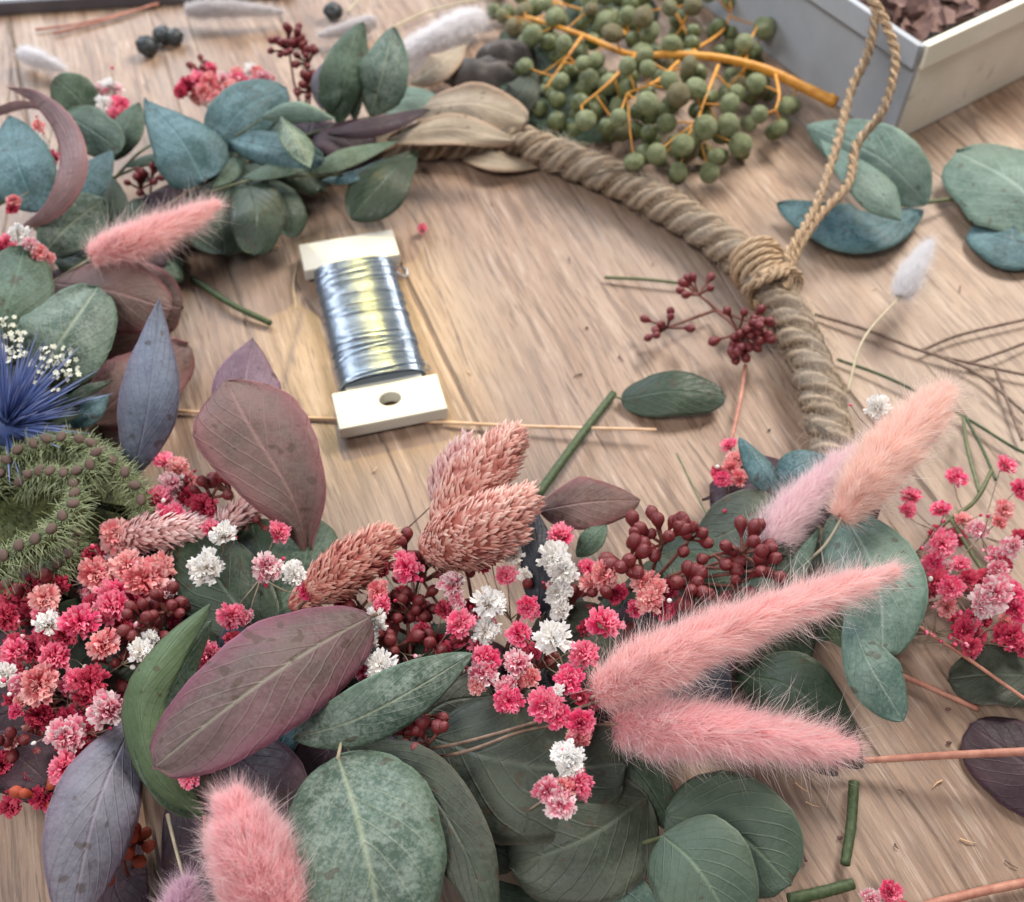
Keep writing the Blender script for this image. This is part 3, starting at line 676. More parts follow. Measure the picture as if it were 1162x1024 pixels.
sprig('large frosted eucalyptus pair joined on a pale node at the bottom, left of centre', (386, 858, 1), [
    ([(384, 858, 4.4), (412, 950, 4.7), (440, 1095, 3.6)], 182, 'frost', dict(shape='round', cup=0.10, flat=0.3)),
    ([(332, 838, 4.2), (400, 818, 5.0), (470, 782, 5.2), (535, 742, 4.8)], 74, 'frost', dict(shape='oval', roll=-18, cup=0.2)),
    ([(312, 872, 2.6), (318, 845, 3.2), (335, 815, 3.2)], 34, 'teal', dict(shape='oval')),
    ], [([(380, 880, 3.8), (384, 858, 4.45), (390, 830, 4.5)], 0.06, M_palestem)])
sprig('dark olive round eucalyptus leaves overlapping below the hanging pink and white florets', (560, 850, 1), [
    ([(395, 848, 3.4), (470, 880, 4.0), (525, 960, 4.0), (560, 1060, 3.4)], 78, 'olive', dict(shape='oval', flat=0.3)),
    ([(492, 838, 2.6), (590, 868, 3.2), (712, 868, 2.8)], 172, 'olive', dict(shape='round', flat=0.35, cup=0.08)),
    ([(735, 905, 2.0), (665, 950, 2.6), (578, 985, 2.0)], 142, 'olive', dict(shape='round', flat=0.35, cup=0.08)),
    ([(535, 935, 2.2), (560, 962, 2.2), (590, 978, 1.8)], 52, 'olive', dict(shape='round')),
    ([(700, 850, 2.0), (735, 890, 2.0), (768, 945, 1.4)], 52, 'dark', dict(shape='oval')),
    ([(455, 845, 2.2), (500, 800, 2.6), (560, 790, 2.2)], 80, 'olive', dict(shape='round')),
    ([(545, 1000, 1.0), (590, 1040, 1.2), (650, 1060, 1.0)], 60, 'dark', dict(shape='oval')),
    ([(690, 1010, 1.6), (715, 1015, 1.8), (745, 1040, 1.4)], 48, 'pale', dict(shape='oval')),
    ], [([(440, 855, 2.0), (540, 832, 2.4), (660, 820, 2.2), (705, 822, 2.4)], 0.07, M_twig)])
sprig('two smooth sage eucalyptus leaves overlapping at the bottom edge, right of centre', (755, 950, 1), [
    ([(752, 948, 3.0), (792, 985, 3.6), (838, 1060, 3.2)], 118, 'sage', dict(shape='round', cup=0.06, wave=0.015)),
    ([(755, 925, 2.2), (835, 945, 2.6), (898, 1005, 2.2)], 128, 'sage', dict(shape='round', cup=0.06, wave=0.03)),
    ], [([(720, 960, 1.6), (752, 950, 3.0)], 0.07)])
sprig('glossy dark green eucalyptus leaf between the two lower right pink bunny tails', (850, 760, 1), [
    ([(835, 765, 1.2), (905, 785, 2.2), (978, 872, 1.0)], 88, 'dark', dict(shape='oval', roll=8)),
    ([(842, 775, 0.7), (895, 820, 1.3), (950, 880, 0.6)], 66, 'dark', dict(shape='oval')),
    ], [([(780, 750, 1.0), (835, 765, 1.2)], 0.07)])
sprig('pale eucalyptus pair with a net of veins right of the bunny tail tips', (958, 600, 1), [
    ([(955, 580, 2.4), (995, 655, 3.2), (1002, 745, 2.6)], 104, 'pale', dict(shape='round', roll=6, flat=0.2, label='mottled round leaf')),
    ([(960, 690, 2.6), (985, 750, 3.2), (1024, 818, 2.4)], 62, 'net', dict(shape='obov', roll=8)),
    ([(940, 690, 1.4), (955, 715, 1.6), (975, 735, 1.4)], 34, 'bright', dict(shape='oval')),
    ], [([(945, 575, 1.6), (950, 592, 1.6), (956, 640, 2.3), (960, 690, 2.6)], 0.07)])
sprig('slim pointed green leaves above the long horizontal pink bunny tail', (890, 670, 1), [
    ([(893, 690, 2.4), (908, 640, 3.0), (930, 600, 3.0)], 20, 'green', dict(shape='lance', roll=15)),
    ([(862, 700, 2.2), (885, 670, 2.6), (908, 632, 2.8)], 17, 'dark', dict(shape='lance')),
    ([(870, 618, 2.0), (890, 606, 2.3), (912, 606, 2.1)], 16, 'pale', dict(shape='oval', flat=0.2)),
    ([(880, 660, 1.2), (905, 700, 1.6), (960, 720, 1.4)], 44, 'green', dict(shape='oval')),
    ], [([(850, 715, 1.4), (893, 690, 2.4)], 0.05)])
sprig('two small teal leaves on a pale stalk beside the peach bunny tail', (885, 565, 1), [
    ([(883, 566, 2.0), (866, 535, 2.8), (839, 497, 2.9)], 32, 'teal', dict(shape='oval', roll=-15, cup=0.3)),
    ([(880, 556, 2.1), (905, 530, 2.7), (938, 518, 2.6)], 42, 'teal', dict(shape='oval', roll=8)),
    ], [([(815, 600, 1.2), (850, 580, 1.6), (868, 562, 1.9), (884, 562, 2.0)], 0.06, M_palestem)])
lone('oval dark green leaf lying alone on the table right of the leaning green stick', ([(705, 453, 0.35), (765, 444, 0.9), (824, 450, 0.55)], 52, 'dark', dict(shape='round', flat=0.85, roll=-6)), st=([(706, 453, 0.35), (698, 450, 0.3)], 0.05))
sprig('brownish plum leaf lying level behind the berries at centre', (615, 585, 1), [
    ([(612, 580, 1.6), (668, 570, 2.2), (726, 568, 1.4)], 62, 'burgundy', dict(shape='oval', flat=0.5)),
    ([(655, 632, 1.6), (672, 612, 1.9), (688, 596, 1.8)], 28, 'green', dict(shape='oval')),
    ([(790, 690, 1.4), (760, 660, 1.7), (745, 628, 1.6)], 40, 'dark', dict(shape='oval')),
    ([(840, 690, 1.2), (815, 665, 1.5), (800, 640, 1.4)], 36, 'teal', dict(shape='oval')),
    ], [([(600, 640, 1.0), (612, 580, 1.6)], 0.06, M_twig)])
sprig('slate blue pointed leaf behind the white florets at centre', (605, 700, 1), [
    ([(612, 700, 2.0), (612, 640, 2.8), (602, 572, 2.6)], 44, 'slate', dict(shape='oval')),
    ([(655, 760, 1.6), (645, 710, 2.0), (640, 660, 2.0)], 56, 'slate', dict(shape='oval')),
    ([(690, 740, 1.4), (700, 700, 1.8), (720, 660, 1.8)], 50, 'dark', dict(shape='oval')),
    ], [([(620, 740, 1.0), (612, 700, 2.0)], 0.06, M_twig)])

# --- loose leaves on the table at right
sprig('loose eucalyptus with one folded pale leaf over a deep teal leaf beside the box', (1045, 230, 0.2), [
    ([(1048, 238, 0.7), (975, 258, 1.0), (882, 232, 0.7)], 58, 'teal', dict(shape='oval', flat=0.8)),
    ([(1052, 232, 1.0), (1000, 180, 2.2), (916, 142, 1.8)], 84, 'pale', dict(shape='oval', roll=18, flat=0.5, cup=0.3)),
    ([(1022, 250, 1.9), (985, 205, 2.7), (930, 158, 2.2)], 44, 'pale', dict(shape='lance', roll=-30, flat=0.3, label='folded half of the pale leaf')),
    ], [([(1050, 230, 0.8), (1090, 226, 0.4), (1128, 230, 0.3)], 0.10)], group=GT)
sprig('pale round eucalyptus leaf over a darker one at the right edge', (1175, 265, 0.2), [
    ([(1190, 262, 0.9), (1160, 215, 1.6), (1085, 172, 1.2)], 112, 'pale', dict(shape='round', flat=0.7)),
    ([(1195, 275, 0.4), (1150, 275, 0.8), (1102, 258, 0.4)], 54, 'teal', dict(shape='round', flat=0.8)),
    ], [([(1120, 230, 0.2), (1160, 250, 0.3), (1190, 262, 0.9)], 0.10)], group=GT)
lone('grey-green torn leaf on the table at the right edge under the pink flowers', ([(1190, 770, 0.4), (1135, 765, 0.8), (1076, 772, 0.3)], 74, 'olive', dict(shape='round', flat=0.8, wave=0.05)))
lone('dark plum leaf lying under the brown stem at the lower right edge', ([(1225, 905, 0.25), (1165, 868, 0.5), (1100, 822, 0.25)], 100, 'plum', dict(shape='round', flat=0.85)))
sprig('dry tan papery leaves where the bare rope begins at top centre', (540, 150, 0.2), [
    ([(440, 158, 1.8), (510, 146, 2.4), (585, 160, 2.1)], 36, 'tan', dict(shape='oval', flat=0.6, wave=0.08)),
    ([(470, 125, 1.0), (535, 118, 2.2), (600, 136, 1.9)], 50, 'tan', dict(shape='round', flat=0.6, wave=0.08)),
    ([(465, 95, 0.6), (500, 72, 1.8), (530, 50, 1.6)], 34, 'tan', dict(shape='lance', flat=0.2, roll=30)),
    ([(520, 175, 0.4), (560, 182, 0.8), (610, 190, 0.4)], 26, 'tan', dict(shape='lance', flat=0.6, wave=0.08)),
    ([(380, 168, 1.0), (420, 160, 1.6), (470, 150, 1.4)], 30, 'tan', dict(shape='oval', flat=0.4, wave=0.08)),
    ([(560, 130, 0.8), (590, 108, 2.0), (606, 80, 2.2)], 42, 'olive', dict(shape='oval', flat=0.3)),
    ], [([(430, 180, 0.5), (500, 165, 0.8), (570, 165, 1.2)], 0.09, M_twig)], group='dried material at the top of the table', cat='dried leaves', name='dried_leaf_cluster')

# ------------------------------------------------------------------ bunny tails
def bunny(label, sp, wpx, col, n=9000, hair=0.34, awns=150, awn=1.3, stemp=None, taper=1.0, group='bunny tails tucked into the wreath', wid=0.0085, shape='egg'):
    t = thing('bunny_tail', label, 'bunny tail', at(*sp[0]), group)
    pts = [at(*q) for q in sp]; P = catmull(pts, 61); T = tangents(P)
    Rm = wpx * ppx(P[30]) * 0.5
    def rad(s):
        a = math.sin(math.pi * min(1, max(0, (s * 0.94 + 0.05))) ** (0.62 if shape == 'egg' else 1.0))
        return Rm * max(0.0, a) ** (0.50 if shape == 'egg' else 0.42) * (1.0 if shape != 'egg' else (1.12 - 0.45 * s)) * (1 + 0.10 * noise.noise(Vector((s * 6, Rm * 900, 2))))
    core = MB(); rows = []
    for i in range(31):
        k = i * 2; s = i / 30; a = T[k].orthogonal().normalized(); b = T[k].cross(a); r = max(0.0001, rad(s) * 0.42)
        rows.append([P[k] + (a * math.cos(6.283 * j / 14) + b * math.sin(6.283 * j / 14)) * r for j in range(14)])
    core.grid(rows, [[(0.1, 0.2)] * 14] * 31, wrap=True)
    hd = part('head', core, FM[col], t)
    mb = MB()
    L_ = sum((P[i + 1] - P[i]).length for i in range(60))
    def strand(base_s, ln, w0, tipw, spread, jit):
        k = base_s * 60; k0 = min(59, int(k)); p = P[k0].lerp(P[k0 + 1], k - k0); tg = T[k0]
        a = tg.orthogonal().normalized(); b = tg.cross(a); th = R.uniform(0, 6.2832)
        nrm = a * math.cos(th) + b * math.sin(th)
        if base_s > 0.93: nrm = (nrm + tg * R.uniform(0, 2.0)).normalized()
        if base_s < 0.05: nrm = (nrm - tg * R.uniform(0, 1.0)).normalized()
        r = rad(base_s) * 0.38
        p0 = p + nrm * r
        d = (nrm * spread + tg * (1.0) + rvec() * jit).normalized()
        d2 = (nrm * spread * 0.75 + tg * 1.15 + rvec() * jit * 1.3).normalized()
        cl = noise.noise_vector(Vector((base_s * 16, math.cos(th) * 2.6, math.sin(th) * 2.6))) * 0.75
        d = (d + cl * 0.6).normalized(); d2 = (d2 + cl).normalized()
        side = d.cross(rvec()).normalized() * w0
        m = p0 + d * ln * 0.5; e = m + d2 * ln * 0.5
        rnd = R.random(); q = len(mb.v)
        mb.vert(p0 - side, (0.0, rnd)); mb.vert(p0 + side, (0.0, rnd))
        mb.vert(m - side * 0.8, (0.5, rnd)); mb.vert(m + side * 0.8, (0.5, rnd)); mb.vert(e, (1.0, rnd))
        mb.f.append((q, q + 1, q + 3, q + 2)); mb.f.append((q + 2, q + 3, q + 4))
    for i in range(n):
        s = R.random() ** 0.95
        tuft = 1.35 + 0.5 * noise.noise(Vector((s * 11, i % 7, 3)))
        strand(s, hair * CM * R.uniform(0.75, 1.35) * tuft * (0.55 + 0.6 * rad(s) / Rm), wid * CM, 0, 0.95, 0.55)
    for i in range(n // 3):
        strand(R.random() ** .95, hair * CM * R.uniform(1.5, 2.9), wid * 0.42 * CM, 0, 1.35, 0.8)
    part('fur', mb, FM[col], hd)
    if awns:
        mb = MB()
        for i in range(awns):
            strand(R.uniform(0.02, 0.9), awn * CM * R.uniform(0.5, 1.1), 0.0060 * CM, 0, 1.7, 0.75)
        part('awn', mb, M_awn, hd)
    if stemp: stem(t, stemp, 0.055, M_palestem, name='stem')
    return t
bunny('salmon pink bunny tail lying across the upper left of the wreath', [(108, 290, 3.6), (170, 268, 4.2), (243, 234, 3.8)], 58, 'salmon', 11000, 0.38, 300, 1.7, stemp=[(60, 320, 1.5), (108, 290, 3.6)])
bunny('peach bunny tail leaning up to the right over the end of the rope', [(955, 585, 3.6), (1005, 520, 4.6), (1070, 448, 4.8)], 84, 'peach', 15000, 0.42, 260, 1.4, shape='even', stemp=[(900, 650, 2.0), (935, 620, 2.8), (958, 583, 3.6)])
bunny('faded blush bunny tail half hidden behind the peach one', [(850, 640, 1.6), (900, 580, 2.4), (965, 515, 2.8)], 66, 'blush', 9000, 0.42, 120, 1.2, stemp=[(820, 680, 1.0), (850, 640, 1.6)])
bunny('longest pink bunny tail, pointing right above its shorter neighbour', [(683, 785, 3.6), (760, 745, 4.6), (880, 695, 4.8), (1010, 650, 4.0)], 84, 'pink', 22000, 0.38, 600, 1.6, stemp=[(620, 800, 2.0), (660, 795, 3.2), (684, 785, 3.6)])
bunny('plump pink bunny tail pointing right towards the long brown stem', [(706, 826, 3.0), (780, 828, 3.7), (880, 838, 3.5), (960, 850, 2.6)], 92, 'rose', 20000, 0.38, 600, 1.7, stemp=[(600, 826, 2.0), (670, 824, 2.6), (708, 826, 3.0)])
bunny('pink bunny tail seen from its round end at the bottom edge, left of centre', [(345, 1110, 2.4), (300, 1010, 4.4), (266, 918, 5.4)], 168, 'rose', 22000, 0.34, 420, 1.3, stemp=[(360, 1160, 1.5), (330, 1110, 2.4)], shape='even')
bunny('lilac pink bunny tail cut off by the bottom edge', [(190, 1085, 2.6), (200, 1045, 3.4), (212, 1006, 3.8)], 58, 'lilac', 6000, 0.30, 80, 1.0, stemp=[(190, 925, 2.0), (200, 965, 2.6), (212, 1010, 3.4)])
GW = 'pale bunny tails loose on the table'
bunny('small white bunny tail on a thin curved stalk right of the rope', [(1022, 336, 1.6), (1036, 308, 2.0), (1054, 278, 2.2)], 34, 'white', 6000, 0.28, 0, stemp=[(962, 445, 1.4), (980, 385, 1.9), (1022, 336, 1.6)], group=GW)
bunny('small pale grey bunny tail lying alone at the top left', [(24, 60, 0.7), (45, 68, 0.9), (70, 78, 0.7)], 27, 'white', 5000, 0.25, 0, group=GW)
bunny('long pale grey bunny tail lying at the top edge, left of the upright leaves', [(212, 12, 0.9), (260, 10, 1.1), (318, 14, 0.7)], 26, 'grey', 6000, 0.28, 0, group=GW)
bunny('faint pink and white bunny tail behind the two upright leaves', [(545, 20, 0.9), (490, 45, 1.3), (428, 80, 0.9)], 52, 'white', 9000, 0.38, 60, 1.2, group=GW)
bunny('small grey bunny tail near the black berry at the top', [(425, 25, 0.7), (400, 32, 0.9), (365, 40, 0.7)], 24, 'grey', 5000, 0.25, 0, group=GW)

# ------------------------------------------------------------------ florets (gypsophila)
def floret_mesh(seed, mat):
    r = random.Random(seed); mb = MB()
    for cnt, elev, ln, wd in ((9, -14, .95, .46), (10, 8, 1.0, .46), (11, 26, .98, .44), (10, 44, .92, .40), (8, 61, .86, .36), (6, 78, .80, .32)):
        a0 = r.uniform(0, 6.28)
        for k in range(cnt):
            a = a0 + k * 6.2832 / cnt + r.uniform(-.25, .25); el = math.radians(elev + r.uniform(-14, 14)); l = ln * r.uniform(.72, 1.12); w = wd * r.uniform(.8, 1.15)
            d = Vector((math.cos(a) * math.cos(el), math.sin(a) * math.cos(el), math.sin(el)))
            sd = Vector((-math.sin(a), math.cos(a), 0)); up = d.cross(sd) * -1; tw = r.uniform(-.5, .5); sd = sd * math.cos(tw) + up * math.sin(tw)
            up = sd.cross(d); rows = []; uvs = []; ph = r.uniform(0, 6); rv = r.random()
            for i in range(5):
                t = i / 4; ww = w * (0.18 + 0.9 * t ** 0.8) * (0.92 if i == 4 else 1)
                row = []
                for j in range(5):
                    s = -1 + j / 2
                    notch = (-0.10 * (1 if j == 2 else 0) + (-0.12 if j in (0, 4) else 0.0) + r.uniform(-.05, .05)) if i == 4 else 0
                    q = Vector((0, 0, 0.05)) + d * (l * (0.12 + 0.88 * t + notch)) + sd * s * ww * 0.5
                    q += up * (0.10 * math.sin(s * 5 + ph) * t + 0.22 * t * t * (-1) * math.copysign(1, 60 - elev) * 0.6 + 0.10 * s * s * t)
                    row.append(q)
                rows.append(row); uvs.append([(t, rv)] * 5)
            mb.grid(rows, uvs)
    return to_mesh('floret', mb, mat)
FLM = {c: [floret_mesh(11 * i + ord(c), PM[c]) for i in range(4)] for c in PM}
bud_mb = MB()
def lathe(mb, prof_, sides=12, zsc=1.0, wob=0.0, seed=1):
    rr = random.Random(seed); rows = [[Vector((r * math.cos(6.2832 * j / sides), r * math.sin(6.2832 * j / sides), z)) * (1 + rr.uniform(-wob, wob)) for j in range(sides)] for r, z in prof_]
    mb.grid(rows, wrap=True)
lathe(bud_mb, [(.02, 0), (.09, .05), (.12, .35), (.22, .8), (.50, 1.25), (.72, 1.65), (.74, 2.0), (.58, 2.3), (.30, 2.5), (.10, 2.56), (.04, 2.66), (.0, 2.68)], 12, wob=0.015)
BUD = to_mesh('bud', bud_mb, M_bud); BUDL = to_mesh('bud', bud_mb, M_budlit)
cal = MB(); lathe(cal, [(.05, -.75), (.10, -.6), (.28, -.35), (.36, -.1), (.34, .12), (.22, .2)], 8)
CALYX = to_mesh('calyx', cal, M_calyx)
M_spray = simple('stem_dusky', (0.17, 0.12, 0.08), (0.32, 0.25, 0.18), 300)
fb = MB(); lathe(fb, [(.1, -.1), (.5, .1), (.75, .6), (.72, 1.1), (.45, 1.6), (.12, 1.85), (0, 1.9)], 8)
FBUD = [to_mesh('flower_bud', fb, PM[k_]) for k_ in 'pdmw']

def spray(label, root, fl, group='pink and white baby\'s breath in the wreath', zbase=None, smat=None, fill=None):
    """fl: (px,py,z,colour,radius px)"""
    t = thing('gypsophila_spray', label, 'baby\'s breath', at(*root), group)
    r0 = at(*root); mb = MB()
    items = list(fl)
    if fill:
        (ax, ay, bx, by), nf, (zl, zh), cols, (rl, rh) = fill
        for _ in range(nf): items.append((R.uniform(ax, bx), R.uniform(ay, by), R.uniform(zl, zh), R.choice(cols), R.uniform(rl, rh)))
    # branching nodes
    nodes = []; K = max(1, len(items) // 4)
    for i in range(K):
        q = items[i * 4 % len(items)]; p = at(q[0], q[1], q[2])
        n_ = r0.lerp(p, 0.62); n_.z = min(n_.z, p.z - 0.4 * CM) + R.uniform(-.2, .2) * CM; n_ += Vector((R.uniform(-.4, .4), R.uniform(-.4, .4), 0)) * CM
        n_.z = max(n_.z, 0.1 * CM); nodes.append(n_); tube(mb, [r0, r0.lerp(n_, .5) + rvec() * 0.12 * CM, n_], [0.035 * CM, 0.024 * CM], 5, n=8)
    for v in mb.v: pass
    for (px, py, z, c, rp) in items:
        p = at(px, py, z); rr = rp * ppx(p); nd = min(nodes, key=lambda q: (q - p).length)
        ax = ((p - nd).normalized() * 0.5 + (CAMP - p).normalized() * 0.8 + Vector((0, 0, 0.4)) + rvec() * 0.55).normalized()
        if ax.z < 0: ax.z = 0.1
        sq = R.uniform(.72, 1.05); mw = place(p - ax * rr * 0.35, ax, (rr * R.uniform(.95, 1.1), rr * R.uniform(.88, 1.08), rr * sq))
        f = link('floret', R.choice(FLM[c]), t, mw=mw)
        cx = bpy.data.objects.new('calyx', CALYX); COL.objects.link(cx); cx.parent = f
        e = p - ax * rr * 1.0
        tube(mb, [nd, nd.lerp(e, .6) + rvec() * 0.08 * CM - ax * rr * .4, e], [0.022 * CM, 0.018 * CM], 5, n=7)
    for nd in nodes:
        for _ in range(3):
            q = nd + (Vector((0, -.15, .8)) + rvec() * .9) * R.uniform(.4, 1.1) * CM
            if q.z < .2 * CM: continue
            tube(mb, [nd, nd.lerp(q, .5) + rvec() * .07 * CM, q], [0.02 * CM, 0.014 * CM], 5, n=6)
            link('flower_bud', R.choice(FBUD), t, mw=place(q, q - nd, R.uniform(.06, .10) * CM))
    mb.v = [(v[0], v[1], max(v[2], 0.0003)) for v in mb.v]
    part('stem', mb, smat or M_spray, t)
    return t
spray('deep pink flowers standing right of the green seed head at left', (190, 640, 1), [
    (186, 520, 2.6, 'p', 15), (202, 530, 2.5, 's', 16), (212, 545, 2.4, 's', 14), (195, 548, 2.7, 'm', 17), (180, 563, 3.0, 'p', 18), (196, 585, 3.0, 'p', 22), (178, 590, 2.8, 's', 16),
    (232, 574, 2.5, 'd', 17), (214, 562, 2.3, 'd', 14), (212, 600, 2.4, 's', 14)])
spray('cluster of white and pink flowers on thin dark stalks left of centre', (290, 700, 1), [
    (240, 598, 3.0, 'p', 14), (254, 604, 3.4, 'w', 17), (318, 602, 3.2, 'p', 15), (233, 643, 3.7, 'w', 24), (305, 642, 3.6, 'm', 20), (335, 650, 3.5, 'w', 18), (263, 700, 3.3, 'p', 17), (350, 668, 3.2, 'p', 14), (278, 700, 3.0, 'm', 10)])
spray('salmon and coral flowers packed under the green seed head', (130, 720, 1), [
    (133, 608, 3.0, 's', 22), (108, 650, 3.2, 's', 22), (125, 676, 3.1, 'p', 20), (165, 656, 3.3, 's', 25), (144, 640, 3.1, 's', 19), (182, 640, 2.8, 's', 20), (150, 676, 3.0, 'd', 16), (190, 668, 2.8, 'm', 14), (105, 628, 2.6, 'd', 15)],
    fill=((90, 600, 240, 690), 22, (1.6, 2.5), 'dsspm', (11, 17)))
spray('mixed pink, salmon and white flowers crowding the left edge above the dark leaves', (95, 800, 1), [
    (53, 705, 3.7, 'w', 18), (91, 703, 3.8, 'p', 23), (127, 688, 3.4, 'p', 21), (116, 728, 3.6, 's', 21), (158, 738, 3.5, 'w', 18), (170, 725, 3.3, 'w', 12), (120, 806, 4.0, 'm', 24),
    (74, 836, 4.0, 'm', 23), (70, 872, 3.7, 'p', 20), (46, 776, 3.8, 's', 24), (26, 778, 3.7, 'm', 18), (62, 745, 3.5, 'p', 19), (14, 738, 3.5, 'p', 18), (2, 765, 3.5, 'w', 16), (103, 772, 3.4, 'd', 20),
    (17, 808, 3.4, 'p', 10), (6, 700, 3.0, 'd', 17), (50, 677, 3.2, 's', 17), (30, 660, 2.8, 'd', 16), (85, 770, 3.3, 'p', 17), (38, 735, 3.2, 'd', 18), (75, 720, 3.0, 'd', 16)],
    fill=((-10, 650, 200, 870), 62, (1.3, 2.9), 'dddpssp', (11, 19)))
spray('few pink and salmon flowers peeping out between the curled green leaf and the purple leaf', (240, 800, 1), [
    (237, 744, 3.8, 'p', 18), (232, 762, 3.4, 's', 14), (208, 785, 3.6, 's', 13), (213, 884, 3.6, 'p', 13), (225, 728, 3.0, 's', 12), (265, 725, 3.0, 'd', 13), (200, 812, 3.0, 's', 11)])
spray('pink and cream flowers rising right of the biggest purple leaf', (450, 800, 1), [
    (461, 643, 3.6, 'p', 20), (390, 628, 3.7, 'p', 13), (428, 671, 3.5, 's', 14), (433, 686, 3.5, 'p', 12), (423, 706, 3.6, 'w', 16), (419, 727, 3.6, 'w', 13), (430, 754, 4.0, 'w', 20), (400, 700, 2.8, 's', 12), (440, 700, 2.4, 'd', 12)],
    fill=((385, 640, 520, 800), 16, (1.6, 2.4), 'ddp', (11, 15)))
spray('tall white flower heads stacked at the centre with pink ones round them', (640, 780, 1), [
    (636, 604, 3.4, 'p', 18), (630, 632, 3.6, 'w', 24), (640, 648, 3.5, 'w', 20), (634, 672, 3.1, 'w', 18), (635, 690, 2.9, 'w', 16), (583, 628, 3.0, 'w', 14), (594, 653, 3.0, 'w', 11), (575, 652, 3.0, 'p', 14), (545, 636, 2.9, 'd', 17), (560, 628, 2.8, 'd', 14),
    (600, 691, 3.5, 'p', 16), (626, 722, 4.0, 'w', 24), (664, 741, 4.0, 'p', 20), (687, 705, 3.8, 'p', 22), (585, 719, 3.8, 'p', 18), (668, 645, 3.1, 'p', 13), (687, 650, 3.3, 's', 19), (672, 660, 3.1, 's', 14)])
spray('pink and lilac-white flowers left of the tall white flower heads', (540, 820, 1), [
    (513, 660, 3.6, 'm', 17), (518, 678, 3.4, 'm', 13), (556, 682, 3.6, 'w', 21), (523, 707, 3.8, 'p', 18), (552, 716, 3.2, 'w', 19), (550, 748, 3.9, 'p', 20), (548, 765, 3.9, 'm', 18), (588, 752, 3.9, 'm', 20), (598, 768, 3.7, 's', 15), (540, 778, 3.8, 's', 13), (578, 795, 3.9, 'p', 18), (574, 778, 3.8, 'm', 14), (602, 738, 3.5, 'd', 14), (505, 690, 2.6, 'd', 12)],
    fill=((480, 670, 700, 800), 24, (1.8, 2.6), 'ddp', (11, 15)))
spray('bright pink flowers hanging in a chain above the dark olive leaves', (625, 750, 1.4), [
    (645, 770, 4.1, 'p', 18), (632, 783, 4.3, 'w', 9), (620, 800, 4.3, 'p', 22), (632, 812, 4.1, 'p', 16), (662, 822, 4.3, 'p', 20), (655, 838, 4.1, 's', 15), (612, 790, 3.8, 'p', 15), (660, 790, 3.6, 'd', 13)])
spray('white floret above a pink and white one lying on the olive leaf at bottom centre', (600, 920, 2.9), [
    (643, 856, 4.9, 'w', 22), (648, 872, 4.8, 'w', 18), (622, 897, 5.0, 'm', 20), (634, 912, 5.0, 'm', 21), (658, 888, 4.7, 'p', 17), (640, 893, 4.8, 's', 17), (662, 900, 4.5, 'p', 12)])
spray('small crimson and salmon florets just left of the long bunny tail', (735, 720, 1), [
    (732, 658, 3.2, 's', 19), (738, 680, 3.1, 's', 20), (742, 668, 3.2, 's', 17), (700, 672, 2.8, 'd', 14), (760, 668, 2.2, 'd', 13), (752, 690, 2.6, 'd', 15), (722, 690, 2.6, 'p', 12)])
spray('small pink flowers at the foot of the red stalk beside the little teal leaves', (840, 600, 0.8), [
    (826, 503, 1.4, 'p', 11), (834, 520, 1.6, 's', 12), (832, 532, 1.6, 's', 13), (820, 543, 1.6, 'p', 12), (840, 545, 1.6, 's', 13), (850, 552, 1.4, 'm', 11), (824, 573, 1.3, 'p', 11), (815, 536, 1.2, 'd', 9)])
spray('single tiny white flower head left of the peach bunny tail tip', (985, 520, 1.2), [(996, 462, 5.0, 'w', 17), (1004, 466, 4.8, 'w', 13)])
spray('large open spray of bright pink flowers lying on the table at the right edge', (1010, 720, 0.6), [
    (1087, 540, 1.8, 'p', 13), (1144, 526, 2.2, 'p', 15), (1034, 561, 1.6, 'p', 13), (1031, 578, 1.6, 'p', 11), (1067, 576, 1.9, 'p', 13), (1141, 578, 2.0, 's', 13), (1136, 592, 1.9, 's', 10), (1072, 616, 2.4, 'p', 18), (1160, 555, 1.8, 'p', 13),
    (1065, 660, 1.8, 'd', 18), (1080, 668, 2.2, 'p', 19), (1130, 672, 2.6, 'm', 24), (1146, 668, 2.5, 'p', 17), (1110, 600, 1.4, 'm', 13), (1094, 588, 1.3, 's', 11), (1058, 640, 1.7, 'p', 14), (1134, 632, 1.4, 'm', 15),
    (1120, 688, 2.4, 'm', 20), (1154, 690, 2.2, 'p', 18), (1093, 714, 1.9, 'd', 17), (1150, 720, 2.0, 'd', 18), (1106, 700, 2.0, 'p', 12), (1159, 610, 1.6, 'd', 14), (1045, 662, 1.4, 'p', 11)],
    group='baby\'s breath loose on the table', fill=((1050, 600, 1165, 735), 40, (0.8, 1.9), 'dddmsp', (10, 15)))
spray('two cut pink flower heads lying on the table at the bottom edge', (1000, 1040, 0.4), [(990, 1020, 1.1, 'm', 14), (1012, 1013, 1.2, 'p', 16), (1030, 1030, 1.0, 'd', 12)], group='baby\'s breath loose on the table')
spray('pink and white flowers at the very top left, left of the broad blue leaf', (125, 150, 1.2), [
    (122, 96, 2.6, 'w', 12), (112, 104, 2.5, 'm', 11), (132, 98, 2.5, 'm', 10), (118, 118, 2.7, 'w', 13), (136, 116, 2.7, 'p', 12), (130, 130, 2.6, 'p', 11), (108, 112, 2.4, 's', 9), (142, 130, 2.4, 's', 9)])
